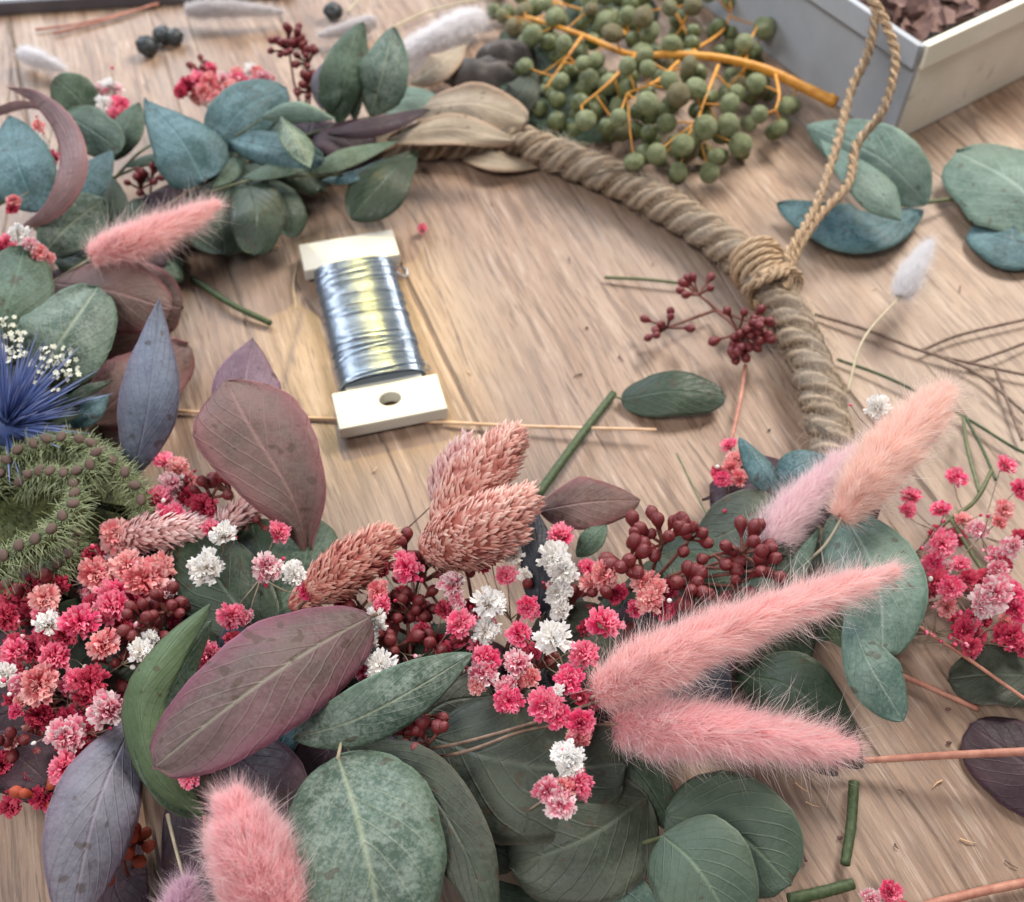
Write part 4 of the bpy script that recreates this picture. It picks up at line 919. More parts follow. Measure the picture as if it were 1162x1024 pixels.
spray('dense row of pink flowers behind the broad blue leaves at the top', (260, 150, 1.2), [
    (212, 96, 2.3, 'd', 11), (224, 88, 2.5, 'p', 13), (240, 95, 2.7, 's', 14), (232, 104, 2.8, 's', 11), (252, 88, 2.6, 'm', 12), (262, 98, 2.8, 's', 12), (246, 112, 2.9, 's', 11), (268, 84, 2.5, 's', 11), (284, 78, 2.5, 'w', 11), (300, 90, 2.6, 'm', 12), (292, 82, 2.5, 's', 10), (318, 103, 2.6, 'm', 10), (274, 92, 2.6, 'p', 12), (205, 104, 2.2, 'd', 9), (238, 78, 2.2, 'p', 10)],
    fill=((205, 82, 320, 118), 10, (1.6, 2.2), 'dsp', (9, 12)))
spray('few pink and white flowers between the sickle leaves and green leaves at the left edge', (50, 220, 1), [
    (44, 142, 3.4, 's', 9), (40, 156, 3.4, 'w', 8), (48, 165, 3.4, 'w', 9), (58, 178, 3.2, 'p', 10), (52, 188, 3.0, 's', 9), (80, 175, 2.7, 'w', 9), (16, 228, 4.2, 's', 9), (14, 236, 4.0, 'd', 8)])
spray('pinkish white flowers at the left edge just above the large round leaves', (20, 320, 1), [
    (10, 272, 4.2, 'p', 11), (22, 265, 4.6, 'w', 13), (34, 276, 4.5, 'm', 10), (46, 287, 4.2, 's', 10), (55, 293, 3.9, 's', 8), (0, 280, 4.2, 'd', 11)])
spray('dark crimson flowers in the shadow below the left edge clusters', (60, 910, 0.8), [
    (20, 895, 2.0, 'd', 17), (45, 905, 2.2, 'd', 15), (10, 915, 1.6, 'd', 13), (35, 880, 2.2, 'd', 14)])
t = thing('fallen_floret', 'single tiny red flower fallen on the table above the wire spool', 'flower', at(479, 259, 0), None)
link('petals', FLM['p'][0], t, mw=place(at(479, 260, 0.25), Vector((0.2, -0.4, 1)), 7 * ppx(at(479, 260, 0.3))))
link('calyx', CALYX, t, mw=place(at(480, 262, 0.3), Vector((0.2, -0.4, 1)), 5 * ppx(at(479, 260, 0.3))))

# ------------------------------------------------------------------ dark red buds (seeded eucalyptus)
def buds(label, root, clusters, group='dark red bud clusters', mesh=BUD, cat='bud cluster', extra=()):
    """clusters: (px,py,z,n,stalk px,bud radius px)"""
    t = thing('red_bud_sprig', label, cat, at(*root), group)
    mb = MB(); r0 = at(*root)
    for (px, py, z, n, sl, br) in clusters:
        nd = at(px, py, z); u = ppx(nd)
        tube(mb, [r0, r0.lerp(nd, .5) + rvec() * .1 * CM, nd], [0.07 * CM, 0.05 * CM], 6, n=8)
        base = ((nd - r0).normalized() * 0.5 + Vector((0, -0.3, 1)) * 0.6)
        for i in range(n):
            d = (rvec() * 1.0 + base).normalized()
            if d.z < -0.3: d.z = -d.z
            l = sl * u * R.uniform(0.45, 1.0); r_ = br * 1.28 * u * R.uniform(.85, 1.12)
            e = nd + d * l
            e.z = max(e.z, 0.2 * CM)
            tube(mb, [nd, e], [0.05 * CM, 0.05 * CM], 6, caps=False)
            dd = (e - nd).normalized(); 
            link('bud', mesh, t, mw=place(e - dd * r_ * 0.5, dd, (r_ * .86, r_ * .86, r_ * 1.02)))
    for a in extra:
        tube(mb, [at(*q) for q in a], [0.06 * CM, 0.04 * CM], 6, n=20)
    mb.v = [(v[0], v[1], max(v[2], 0.0003)) for v in mb.v]
    part('stem', mb, M_budstem, t); return t
buds('dark red buds sticking up behind the pink flowers at the top of the wreath', (345, 135, 1), [(328, 58, 4.0, 20, 20, 5), (350, 72, 3.6, 12, 14, 5), (352, 105, 2.8, 12, 14, 5.5), (230, 82, 2.2, 8, 12, 4.5)])
buds('fallen dark red bud umbels lying on the table against the rope', (812, 352, 0.5), [(838, 378, 1.0, 24, 26, 6.5), (793, 335, 0.9, 8, 18, 5.5), (757, 372, 0.7, 9, 20, 5.5), (850, 365, 1.5, 10, 22, 6)], group='dark red bud clusters')
buds('four dark red buds beside the left stalk of the coral grass head', (462, 640, 1.4), [(460, 628, 2.8, 6, 20, 8), (470, 690, 2.0, 9, 20, 8)])
buds('big cluster of dark red buds right of the brownish plum leaf', (735, 665, 1.2), [
    (752, 618, 3.0, 11, 22, 9), (782, 612, 2.9, 9, 22, 9), (715, 640, 3.0, 10, 15, 9.5), (722, 612, 2.9, 5, 12, 9), (810, 630, 2.8, 5, 20, 9), (842, 628, 3.0, 9, 26, 9.5), (855, 648, 3.0, 9, 22, 9), (780, 668, 2.7, 10, 20, 9.5), (835, 665, 2.4, 7, 22, 9), (790, 688, 2.4, 7, 14, 9), (688, 668, 2.6, 4, 14, 8)],
    extra=([(780, 645, 2.2), (820, 645, 2.5), (855, 650, 2.9)],))
buds('dark red buds in the shade between the frosted leaf and the olive leaves', (470, 860, 1.4), [(480, 812, 3.4, 10, 16, 9), (462, 838, 3.4, 6, 12, 9), (485, 845, 3.3, 5, 20, 9), (450, 735, 2.6, 9, 16, 9), (462, 700, 2.4, 8, 16, 8)])
buds('dark red buds left of the curled green leaf', (175, 760, 1.4), [(172, 712, 3.0, 10, 24, 8), (188, 695, 3.0, 7, 22, 8), (148, 730, 2.6, 5, 14, 8)])
buds('dark red buds at the foot of the large burgundy leaf', (270, 640, 1.4), [(240, 565, 2.3, 5, 20, 7), (262, 560, 2.2, 5, 20, 7), (330, 560, 2.2, 3, 16, 7), (285, 585, 2.2, 5, 16, 6)])
buds('red buds painted a brightly lit orange-red, low between the lilac leaf and the bottom bunny tail', (150, 1000, 0.5), [(140, 972, 1.6, 10, 22, 9), (152, 955, 1.7, 5, 20, 8), (48, 905, 2.0, 5, 16, 8)], mesh=BUDL)
buds('few red buds under the upper pink bunny tail', (175, 240, 0.8), [(160, 215, 1.8, 8, 14, 5), (172, 205, 1.8, 6, 10, 5)])
buds('dark red buds hidden behind the pink flowers at the left edge', (60, 800, 0.8), [(40, 670, 2.3, 8, 20, 8), (190, 690, 2.3, 8, 18, 8), (130, 760, 2.2, 8, 20, 8), (20, 840, 2.2, 8, 20, 8), (100, 860, 1.8, 8, 22, 8)])
buds('dark red buds in the middle depth under the white and pink flowers', (560, 780, 0.8), [(480, 660, 2.2, 8, 20, 7), (530, 650, 2.2, 8, 18, 7), (600, 670, 2.2, 7, 18, 7), (650, 690, 2.0, 7, 18, 7), (500, 740, 2.2, 9, 22, 8), (610, 760, 2.2, 8, 22, 8), (700, 740, 1.8, 8, 22, 8), (410, 690, 2.2, 6, 18, 7)])

# ------------------------------------------------------------------ dyed canary grass heads
def grass_head(parent, sp, wpx, mat, n=260, bl=0.46, bw=0.14):
    n = int(n * 3.4)
    pts = [at(*q) for q in sp]; P = catmull(pts, 61); T = tangents(P); Rm = wpx * ppx(P[30]) * 0.5; mb = MB()
    def rad(s): return Rm * max(0.02, math.sin(math.pi * min(1, s * 0.93 + 0.05) ** 0.85)) ** 0.5
    rows = []
    for i in range(31):
        a = T[i * 2].orthogonal().normalized(); b = T[i * 2].cross(a); r = rad(i / 30) * 0.72
        rows.append([P[i * 2] + (a * math.cos(6.283 * j / 12) + b * math.sin(6.283 * j / 12)) * r for j in range(12)])
    mb.grid(rows, [[(0.0, 0.1)] * 12] * 31, wrap=True)
    for i in range(n):
        s = (i + 0.5) / n; th = i * 2.39996 + R.uniform(-.9, .9); k = min(60, int(s * 60)); tg = T[k]
        a = tg.orthogonal().normalized(); b = tg.cross(a); nr = a * math.cos(th) + b * math.sin(th); sd = tg.cross(nr)
        base = P[k] + nr * rad(s) * 0.66; out = 0.55 + 0.55 * R.random() + (-0.3 if s > 0.85 else 0)
        d = (tg + nr * out + sd * R.uniform(-.8, .8)).normalized(); up = sd.cross(d) * -1
        l = bl * CM * R.uniform(.55, 1.35); w_ = bw * CM * R.uniform(.8, 1.2); rv = R.random(); rows = []; uvs = []
        for ii, (t, ww) in enumerate(((0, .45), (.3, 1), (.6, .85), (.85, .4), (1, .03))):
            c = base + d * l * t - nr * (0.18 * l * t * t)
            rows.append([c - sd * w_ * ww * .5 - nr * w_ * .18 * ww, c + nr * w_ * .18 * ww, c + sd * w_ * ww * .5 - nr * w_ * .18 * ww]); uvs.append([(t, rv)] * 3)
        mb.grid(rows, uvs)
    return part('seed_head', mb, mat, parent)
GG = 'dyed canary grass heads in the wreath'
t = thing('canary_grass', 'coral dyed canary grass heads bundled above the flowers at centre', 'dried grass', at(500, 640, 1), GG)
grass_head(t, [(500, 600, 3.2), (542, 545, 4.0), (584, 494, 4.2)], 84, M_bract, 340)
grass_head(t, [(484, 624, 3.2), (540, 602, 4.2), (600, 566, 4.2)], 88, M_bract, 460)
grass_head(t, [(482, 628, 2.8), (530, 625, 3.6), (588, 606, 3.8)], 48, M_bract, 240)
grass_head(t, [(496, 572, 2.8), (510, 540, 3.4), (530, 505, 3.8)], 46, M_bract2, 140)
stem(t, [(470, 680, 1.0), (480, 640, 2.4), (498, 590, 3.2)], 0.05, M_twig); stem(t, [(440, 620, 1.8), (475, 588, 2.6), (496, 568, 2.8)], 0.03, M_twig)
t = thing('canary_grass', 'rusty pink canary grass head above the biggest purple leaf', 'dried grass', at(380, 690, 1), GG)
grass_head(t, [(350, 676, 2.8), (392, 645, 3.4), (440, 608, 3.6)], 66, M_bract3, 320); grass_head(t, [(330, 690, 2.2), (370, 665, 2.6), (415, 655, 2.8)], 36, M_bract3, 160)
stem(t, [(320, 720, 1.0), (345, 682, 2.8)], 0.05, M_twig)
t = thing('canary_grass', 'dull mauve canary grass head beside the deep pink flowers at left', 'dried grass', at(130, 640, 1), GG)
grass_head(t, [(118, 622, 2.2), (170, 605, 2.9), (232, 600, 2.6)], 42, M_bract2, 240); grass_head(t, [(240, 620, 1.8), (262, 590, 2.3), (292, 572, 2.2)], 26, M_bract2, 110)
stem(t, [(80, 650, 1.2), (118, 622, 2.2)], 0.05, M_twig)

# ------------------------------------------------------------------ wild carrot seed head
t = thing('carrot_seed_head', 'curled bristly green wild carrot seed head at the left edge', 'seed head', at(60, 620, 1), None)
def lump(c, r, seed, n=18):
    rows = []
    for i in range(n + 1):
        ph = math.pi * i / n; row = []
        for j in range(2 * n):
            th = math.pi * j / n; d = Vector((math.sin(ph) * math.cos(th), math.sin(ph) * math.sin(th), math.cos(ph)))
            k = 1 + 0.22 * noise.noise(d * 3 + Vector((seed, 0, 0)))
            q = c + Vector((d.x * r[0], d.y * r[1], d.z * r[2])) * k; q.z = max(q.z, 0.0005); row.append(q)
        rows.append(row)
    return rows
mb = MB()
mb.grid(lump(at(70, 590, 1.6), (0.026, 0.022, 0.011), 1)); mb.grid(lump(at(10, 570, 1.6), (0.024, 0.020, 0.010), 5)); mb.grid(lump(at(20, 630, 1.4), (0.03, 0.014, 0.012), 9))
part('umbel_body', mb, M_carrot, t)
ridges = [[(-8, 560, 3.0), (10, 520, 3.6), (38, 505, 3.9), (62, 498, 4.0), (95, 500, 4.0), (118, 515, 3.9), (140, 535, 3.7), (158, 560, 3.4), (165, 590, 3.0)],
          [(22, 548, 3.3), (42, 535, 3.8), (72, 538, 4.0), (100, 530, 4.1), (112, 510, 4.1)],
          [(84, 548, 3.9), (84, 572, 4.1), (68, 590, 4.2), (58, 602, 4.2), (42, 612, 4.2), (25, 618, 4.2), (8, 628, 4.1), (-8, 645, 4.0)],
          [(90, 605, 2.6), (78, 630, 2.8), (55, 645, 2.8), (28, 655, 2.8), (0, 665, 2.6)]]
br = MB(); br2 = MB(); sdm = MB(); lathe(sdm, [(.05, -.2), (.6, -.1), (.95, .15), (.9, .42), (.55, .62), (.2, .66), (0, .66)], 10)
SEED = to_mesh('seed', sdm, M_seed)
rdg = MB()
for ri, rg in enumerate(ridges):
    P = catmull([at(*q) for q in rg], 80); T2 = tangents(P)
    tube(rdg, [p - Vector((0, 0, 0.25 * CM)) for p in P], 0.22 * CM, 8)
    acc = 0; nxt = 0.0
    for i in range(1, 80):
        acc += (P[i] - P[i - 1]).length
        if acc >= nxt:
            nxt = acc + R.uniform(0.40, 0.50) * CM
            p = P[i]; u = (Vector((0, 0, 1)) + (CAMP - p).normalized() * 0.7 + rvec() * 0.35).normalized()
            link('seed', SEED, t, mw=place(p + u * 0.05 * CM, u, (0.15 * CM, 0.20 * CM, 0.18 * CM)))
            sdv = T2[i].cross(u).normalized()
            for k in range(26):
                th = 6.2832 * k / 26; o = (T2[i] * math.cos(th) + sdv * math.sin(th)); q = p + o * 0.15 * CM
                e1 = q + (o * 0.7 + u * 0.6 + rvec() * 0.2) * 0.11 * CM; e2 = e1 + (o * 0.7 - u * 0.1 + rvec() * 0.35) * 0.13 * CM
                tube(br, [q, e1, e2], [0.016 * CM, 0.006 * CM], 3, caps=False)
        for s_ in (-1, 1):
            sdv = T2[i].cross(Vector((0, 0, 1))).normalized() * s_
            for _ in range(3):
                q = P[i] - Vector((0, 0, R.uniform(0.05, 0.45) * CM)) + sdv * 0.15 * CM
                e = q + (sdv * R.uniform(.5, 1) + Vector((0, 0, R.uniform(-1.0, .5))) + T2[i] * R.uniform(-.6, .6)) * R.uniform(.3, .65) * CM
                e.z = max(e.z, 0.0005)
                tube(br, [q, q.lerp(e, .5) + Vector((0, 0, .06 * CM)), e], [0.02 * CM, 0.008 * CM], 3, caps=False)
part('ridge', rdg, M_carrot, t)
for c_, r_, sd_ in ((at(70, 590, 1.6), (0.026, 0.022, 0.011), 1), (at(10, 570, 1.6), (0.024, 0.020, 0.010), 5), (at(20, 630, 1.4), (0.03, 0.014, 0.012), 9)):
    for _ in range(2600):
        d = rvec()
        if d.z < -0.1: d.z = -d.z
        k = 0.93 + 0.22 * noise.noise(d * 3 + Vector((sd_, 0, 0))); q = c_ + Vector((d.x * r_[0], d.y * r_[1], d.z * r_[2])) * k
        if q.z < 0.002: continue
        e = q + (d + rvec() * 0.9) * R.uniform(.12, .36) * CM
        tube(br2, [q, e], [0.019 * CM, 0.006 * CM], 3, caps=False)
part('bristle', br, M_bristle, t); part('bristle', br2, simple('bristle_dark', (0.05, 0.07, 0.02), (0.14, 0.16, 0.07), 400, rough=0.7), t)
stem(t, [(20, 680, 0.4), (40, 620, 1.2)], 0.15)

# ------------------------------------------------------------------ sea holly
t = thing('sea_holly', 'vivid blue spiky thistle bloom at the left edge', 'thistle', at(5, 490, 1), None)
mb = MB(); c0 = at(8, 486, 3.0)
for i in range(230):
    a = R.uniform(-0.6, 2.6) if i % 3 else R.uniform(0, 6.28); el = R.uniform(0.1, 1.3)
    d = Vector((math.cos(a) * math.cos(el), math.sin(a) * math.cos(el), math.sin(el)))
    l = R.uniform(1.5, 3.3) * CM; q = c0 + d * 0.35 * CM; bend = Vector((0, 0, -0.15 * CM)) + rvec() * .1 * CM
    sd = d.cross(rvec()).normalized(); w_ = R.uniform(.04, .085) * CM; up = sd.cross(d); rows = []; uvs = []
    for tt, ww in ((0, 1), (.35, 1.1), (.7, .6), (1, .05)):
        c = q + d * l * tt + bend * tt * tt
        rows.append([c + (sd * math.cos(x) + up * math.sin(x) * .5) * w_ * ww for x in (0, 2.1, 4.2)]); uvs.append([(tt, 0)] * 3)
    mb.grid(rows, uvs, wrap=True)
part('spike', mb, M_spike, t)
mb = MB(); mb.grid(lump(c0, (0.0055, 0.0055, 0.007), 3, 10), None); part('cone', mb, M_spike, t)
for sp, w_ in (([(62, 470, 3.0), (95, 445, 3.6), (128, 432, 3.4)], 14), ([(70, 480, 2.4), (98, 466, 2.9), (124, 448, 2.8)], 34), ([(30, 500, 2.4), (60, 480, 3.4), (95, 470, 3.2)], 12)):
    leaf(t, sp, w_, 'dark' if w_ < 30 else 'teal', shape='lance', name='bract', label='dark green leafy bract')
stem(t, [(-40, 520, 0.8), (0, 490, 2.6)], 0.13)

# ------------------------------------------------------------------ cream lace flowers
t = thing('lace_flower', 'cream lace flower umbels tucked behind the blue thistle', 'flower', at(40, 440, 1), None)
lf = MB()
for k in range(5):
    a = k * 1.2566; d = Vector((math.cos(a), math.sin(a), 0.1)); s_ = Vector((-math.sin(a), math.cos(a), 0))
    lf.grid([[d * .1 - s_ * .1, d * .1 + s_ * .1], [d * .6 - s_ * .38 + Vector((0, 0, .15)), d * .6 + s_ * .38 + Vector((0, 0, .15))], [d * 1.0 - s_ * .2, d * 1.0 + s_ * .2]])
LACE = to_mesh('blossom', lf, M_lace); st = MB()
for (cx, cy, cz, rx, ry, n) in ((12, 385, 4.2, 24, 26, 46), (62, 418, 4.0, 30, 26, 48)):
    r0 = at(cx, cy + 30, cz - 1.8)
    for _ in range(n):
        a = R.uniform(0, 6.28); rr = math.sqrt(R.random()); p = at(cx + rx * rr * math.cos(a), cy + ry * rr * math.sin(a), cz + R.uniform(-.25, .25))
        link('blossom', LACE, t, mw=place(p, Vector((0, -.3, 1)) + rvec() * .6, R.uniform(.07, .11) * CM))
        tube(st, [r0, p], [0.02 * CM, 0.012 * CM], 4, caps=False)
part('stem', st, M_stem, t)

# ------------------------------------------------------------------ green berry bunch
t = thing('green_berry_bunch', 'bunch of dull green berries on a bright orange branching stem at the top', 'berry bunch', at(760, 110, 0), None)
bb = MB(); rows = []
rng = random.Random(5)
for i in range(13):
    ph = math.pi * i / 12
    rows.append([Vector((math.sin(ph) * math.cos(6.2832 * j / 18), math.sin(ph) * math.sin(6.2832 * j / 18), math.cos(ph) * .96)) for j in range(18)])
rows = [[q * (1 + .05 * noise.noise(q * 2.2)) - q * 0.10 * max(0, q.z - .82) * 5 for q in r_] for r_ in rows]
bb.grid(rows, wrap=True); BERRY = to_mesh('berry', bb, M_gberry)
poly = [(555, -25), (560, 20), (585, 60), (590, 110), (640, 150), (700, 165), (720, 185), (745, 200), (805, 210), (830, 185), (865, 165), (905, 150), (908, 110), (870, 100), (880, 40), (850, 10), (810, -25)]
def inside(x, y, P=poly):
    c = False; j = len(P) - 1
    for i in range(len(P)):
        if (P[i][1] > y) != (P[j][1] > y) and x < (P[j][0] - P[i][0]) * (y - P[i][1]) / (P[j][1] - P[i][1]) + P[i][0]: c = not c
        j = i
    return c
mainst = [(948, 117, 1.6), (905, 96, 2.0), (865, 78, 2.5), (815, 66, 3.0), (762, 62, 3.2), (715, 62, 3.0), (660, 40, 2.8), (600, 20, 2.4)]
st = MB(); MS = catmull([at(*q) for q in mainst], 60)
tube(st, MS, [0.26 * CM, 0.10 * CM], 9, rough=0.05)
tube(st, [at(948, 117, 1.6), at(940, 112, 1.65)], 0.29 * CM, 9)
br_px = [[(790, 62, 3.1), (778, 35, 1.9), (760, 5, 1.9), (745, -20, 1.7)], [(770, 70, 3.2), (745, 92, 3.6), (712, 106, 3.4)], [(735, 64, 3.2), (700, 30, 1.9), (670, 15, 1.7), (640, 5, 1.6)], [(880, 85, 2.4), (884, 108, 2.4), (880, 125, 2.2)], [(815, 75, 2.9), (805, 100, 3.0), (790, 140, 2.4)], [(845, 78, 2.6), (850, 50, 2.8), (860, 30, 2.6)], [(720, 64, 3.1), (690, 95, 3.0), (660, 120, 2.4)], [(660, 42, 2.9), (640, 70, 2.8), (620, 100, 2.2)], [(780, 62, 3.1), (820, 35, 1.8), (830, 10, 1.6)]]
BR = []
for b_ in br_px:
    q = catmull([at(*p) for p in b_], 24); BR.append(q); tube(st, q, [0.09 * CM, 0.05 * CM], 7)
allp = MS + [p for q in BR for p in q]
placed = []; tries = 0
fixed = [(695, 38), (868, 36), (862, 28), (712, 75), (735, 78), (782, 75), (770, 108), (702, 134), (735, 118), (745, 175), (770, 195), (805, 196), (775, 165), (812, 178), (858, 95), (892, 120), (828, 118), (800, 145), (826, 142), (862, 130), (790, 100), (730, 20), (595, 12), (604, 40), (640, 50), (720, 184), (760, 92), (845, 50), (630, 20), (885, 145), (840, 165)]
while len(placed) < 99 and tries < 90000:
    tries += 1
    if fixed: x, y = fixed.pop(0); ly = 1.0
    else: x, y = R.uniform(550, 910), R.uniform(-25, 212); ly = R.random()
    if not inside(x, y): continue
    dx = (x - 735) / 185; dy = (y - 70) / 135; hmax = 1.0 + 3.2 * max(0, 1 - dx * dx - dy * dy)
    z = 0.45 + (hmax - 0.3) * (0.10 + 0.90 * ly); p = at(x, y, z); r_ = R.uniform(.38, .55) * CM
    if any((p - q).length < (r_ + s) * 0.80 for q, s in placed): continue
    if min((p - q).length for q in allp[:40]) < 0.30 * CM and z > 2.5: continue
    placed.append((p, r_))
    link('berry', BERRY, t, mw=place(p, rvec(), (r_, r_ * R.uniform(.9, 1.05), r_ * R.uniform(.80, 1.04))))
    q = min(allp, key=lambda a: (a - p).length)
    tube(st, [q, q.lerp(p, .5) + rvec() * .08 * CM, p], [0.05 * CM, 0.035 * CM], 5, n=6)
part('stem', st, M_orange, t)
low = MB(); lp = []  # lower berries, their shade painted in as a darker green
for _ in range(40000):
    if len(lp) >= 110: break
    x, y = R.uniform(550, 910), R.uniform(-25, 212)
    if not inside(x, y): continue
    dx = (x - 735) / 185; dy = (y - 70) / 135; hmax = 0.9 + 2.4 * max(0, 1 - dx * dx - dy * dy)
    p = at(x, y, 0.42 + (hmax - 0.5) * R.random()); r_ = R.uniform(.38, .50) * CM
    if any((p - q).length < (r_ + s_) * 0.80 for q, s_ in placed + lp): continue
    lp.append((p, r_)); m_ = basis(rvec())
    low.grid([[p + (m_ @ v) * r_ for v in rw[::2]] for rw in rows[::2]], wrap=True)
part('berry', low, simple('berry_green_shaded', (0.060, 0.075, 0.026), (0.15, 0.175, 0.075), 260, rough=0.5), t)['kind'] = 'stuff'
sprig('dark dried leaves under the left side of the green berry bunch', (600, 110, 0.2), [
    ([(580, 30, 0.2), (610, 60, 0.5), (650, 110, 0.3)], 60, 'dark', dict(flat=0.8)),
    ([(610, 140, 0.2), (650, 110, 0.5), (720, 90, 0.3)], 60, 'dark', dict(flat=0.8)),
    ([(640, 160, 0.4), (600, 120, 1.0), (570, 80, 0.8)], 40, 'green', dict(flat=0.5)),
    ([(620, 175, 0.3), (650, 150, 0.7), (690, 150, 0.6)], 34, 'green', dict(flat=0.5)),
    ([(740, 0, 0.2), (700, 10, 0.5), (640, 15, 0.3)], 60, 'dark', dict(flat=0.8)),
    ], [([(560, 130, 0.3), (600, 150, 0.4), (700, 140, 0.4)], 0.08, M_twig)], group='dried material at the top of the table')
t = thing('seed_pod', 'dark cracked seed pod lying left of the green berries', 'seed pod', at(545, 85, 0), None)
mb = MB(); mb.grid(lump(at(548, 88, 0.8), (0.019, 0.0085, 0.0095), 4, 16)); part('husk', mb, M_stone, t)
mb = MB(); mb.grid(lump(at(575, 68, 1.0), (0.015, 0.006, 0.010), 8, 14)); part('husk', mb, M_stone, t)

# black berries
GB = 'black berries at the top left'
for lab, pp in (('larger black berry at the front of the three at the top left', (167, 52, 0.55, .55)), ('middle black berry touching the larger one at the top left', (184, 40, 0.5, .48)), ('right black berry of the three at the top left', (198, 42, 0.45, .45)), ('lone small black berry at the top edge', (378, 13, 0.5, .50))):
    mb = MB(); r_ = pp[3] * CM; c = at(pp[0], pp[1], pp[2]); mb.grid(lump(Vector((0, 0, 0)), (r_, r_, r_ * .92), R.uniform(0, 40), 14)) if False else None
    rows = lump(Vector((0, 0, 0.5)), (r_, r_ * .95, r_ * .9), R.uniform(0, 40), 14)
    rows = [[q - Vector((0, 0, 0.5)) + c for q in rw] for rw in rows]
    mb.grid(rows); solo('black_berry', mb, M_black, lab, 'berry', GB)

# ------------------------------------------------------------------ wire spool
A = at(441, 452, 0.85); B = at(396, 283, 0.85); A.z = B.z = 0
ax_y = (B - A).normalized(); ax_x = Vector((ax_y.y, -ax_y.x, 0)); LEN = (B - A).length
spool = thing('wire_spool', 'flat white plastic bobbin wound with blue-grey florist wire on the bare table', 'wire spool', (A + B) / 2)
def loc3(x, y, z): return A + ax_x * x * CM + ax_y * y * CM + Vector((0, 0, z * CM))
Lc = LEN / CM
def plate(outline, z0, z1, hole=None, bev=0.08):
    """slab from a local outline (cm), optional hole (cx, cy, r)"""
    import bmesh
    bm = bmesh.new()
    if hole:
        n = 32; O = []; I = []
        per = []
        for k in range(n):
            a = 6.2832 * k / n; d = (math.cos(a), math.sin(a)); best = 1e9
            for i in range(len(outline)):
                p, q = outline[i], outline[(i + 1) % len(outline)]
                ex, ey = q[0] - p[0], q[1] - p[1]; den = d[0] * ey - d[1] * ex
                if abs(den) < 1e-9: continue
                tt = ((p[0] - hole[0]) * ey - (p[1] - hole[1]) * ex) / den; uu = ((p[0] - hole[0]) * d[1] - (p[1] - hole[1]) * d[0]) / den
                if tt > 0 and -1e-6 <= uu <= 1 + 1e-6: best = min(best, tt)
            O.append([hole[0] + d[0] * best, hole[1] + d[1] * best]); I.append((hole[0] + d[0] * hole[2], hole[1] + d[1] * hole[2] * 0.8))
        for c in outline:       # snap nearest ring vertex to each corner
            k = min(range(n), key=lambda j: (O[j][0] - c[0]) ** 2 + (O[j][1] - c[1]) ** 2); O[k] = list(c)
        vs = {}
        for nm, ring_ in (('O', O), ('I', I)):
            for zi, z in enumerate((z0, z1)): vs[nm, zi] = [bm.verts.new(loc3(x, y, z)) for x, y in ring_]
        for k in range(n):
            j = (k + 1) % n
            bm.faces.new((vs['O', 1][k], vs['O', 1][j], vs['I', 1][j], vs['I', 1][k])); bm.faces.new((vs['O', 0][j], vs['O', 0][k], vs['I', 0][k], vs['I', 0][j]))
            bm.faces.new((vs['O', 0][k], vs['O', 0][j], vs['O', 1][j], vs['O', 1][k])); bm.faces.new((vs['I', 0][j], vs['I', 0][k], vs['I', 1][k], vs['I', 1][j]))
    else:
        lo = [bm.verts.new(loc3(x, y, z0)) for x, y in outline]; hi = [bm.verts.new(loc3(x, y, z1)) for x, y in outline]
        bm.faces.new(hi); bm.faces.new(lo[::-1])
        for k in range(len(outline)):
            j = (k + 1) % len(outline); bm.faces.new((lo[k], lo[j], hi[j], hi[k]))
    bmesh.ops.recalc_face_normals(bm, faces=bm.faces)
    c = world_of(spool)
    for v in bm.verts: v.co -= c
    return bm
def add_plate(name, *a, **k):
    bm = plate(*a, **k); me = bpy.data.meshes.new(name); bm.to_mesh(me); bm.free(); me.materials.append(M_spool)
    o = link(name, me, spool, world_of(spool)); bv = o.modifiers.new('bevel', 'BEVEL'); bv.width = 0.05 * CM; bv.segments = 3; bv.limit_method = 'ANGLE'
    o.modifiers.new('wn', 'WEIGHTED_NORMAL'); return o
hw = 1.97
add_plate('end_board', [(-hw, -0.95), (hw, -0.95), (hw, 0.85), (-hw, 0.85)], 0.22, 0.76, hole=(0.05, 0.05, 0.40))
add_plate('end_board', [(-hw, Lc - 0.75), (hw, Lc - 0.75), (hw, Lc + 0.95), (-hw, Lc + 0.95)], 0.22, 0.76)
add_plate('core_board', [(-1.42, 0.853), (1.42, 0.853), (1.42, Lc - 0.753), (-1.42, Lc - 0.753)], 0.30, 0.66)
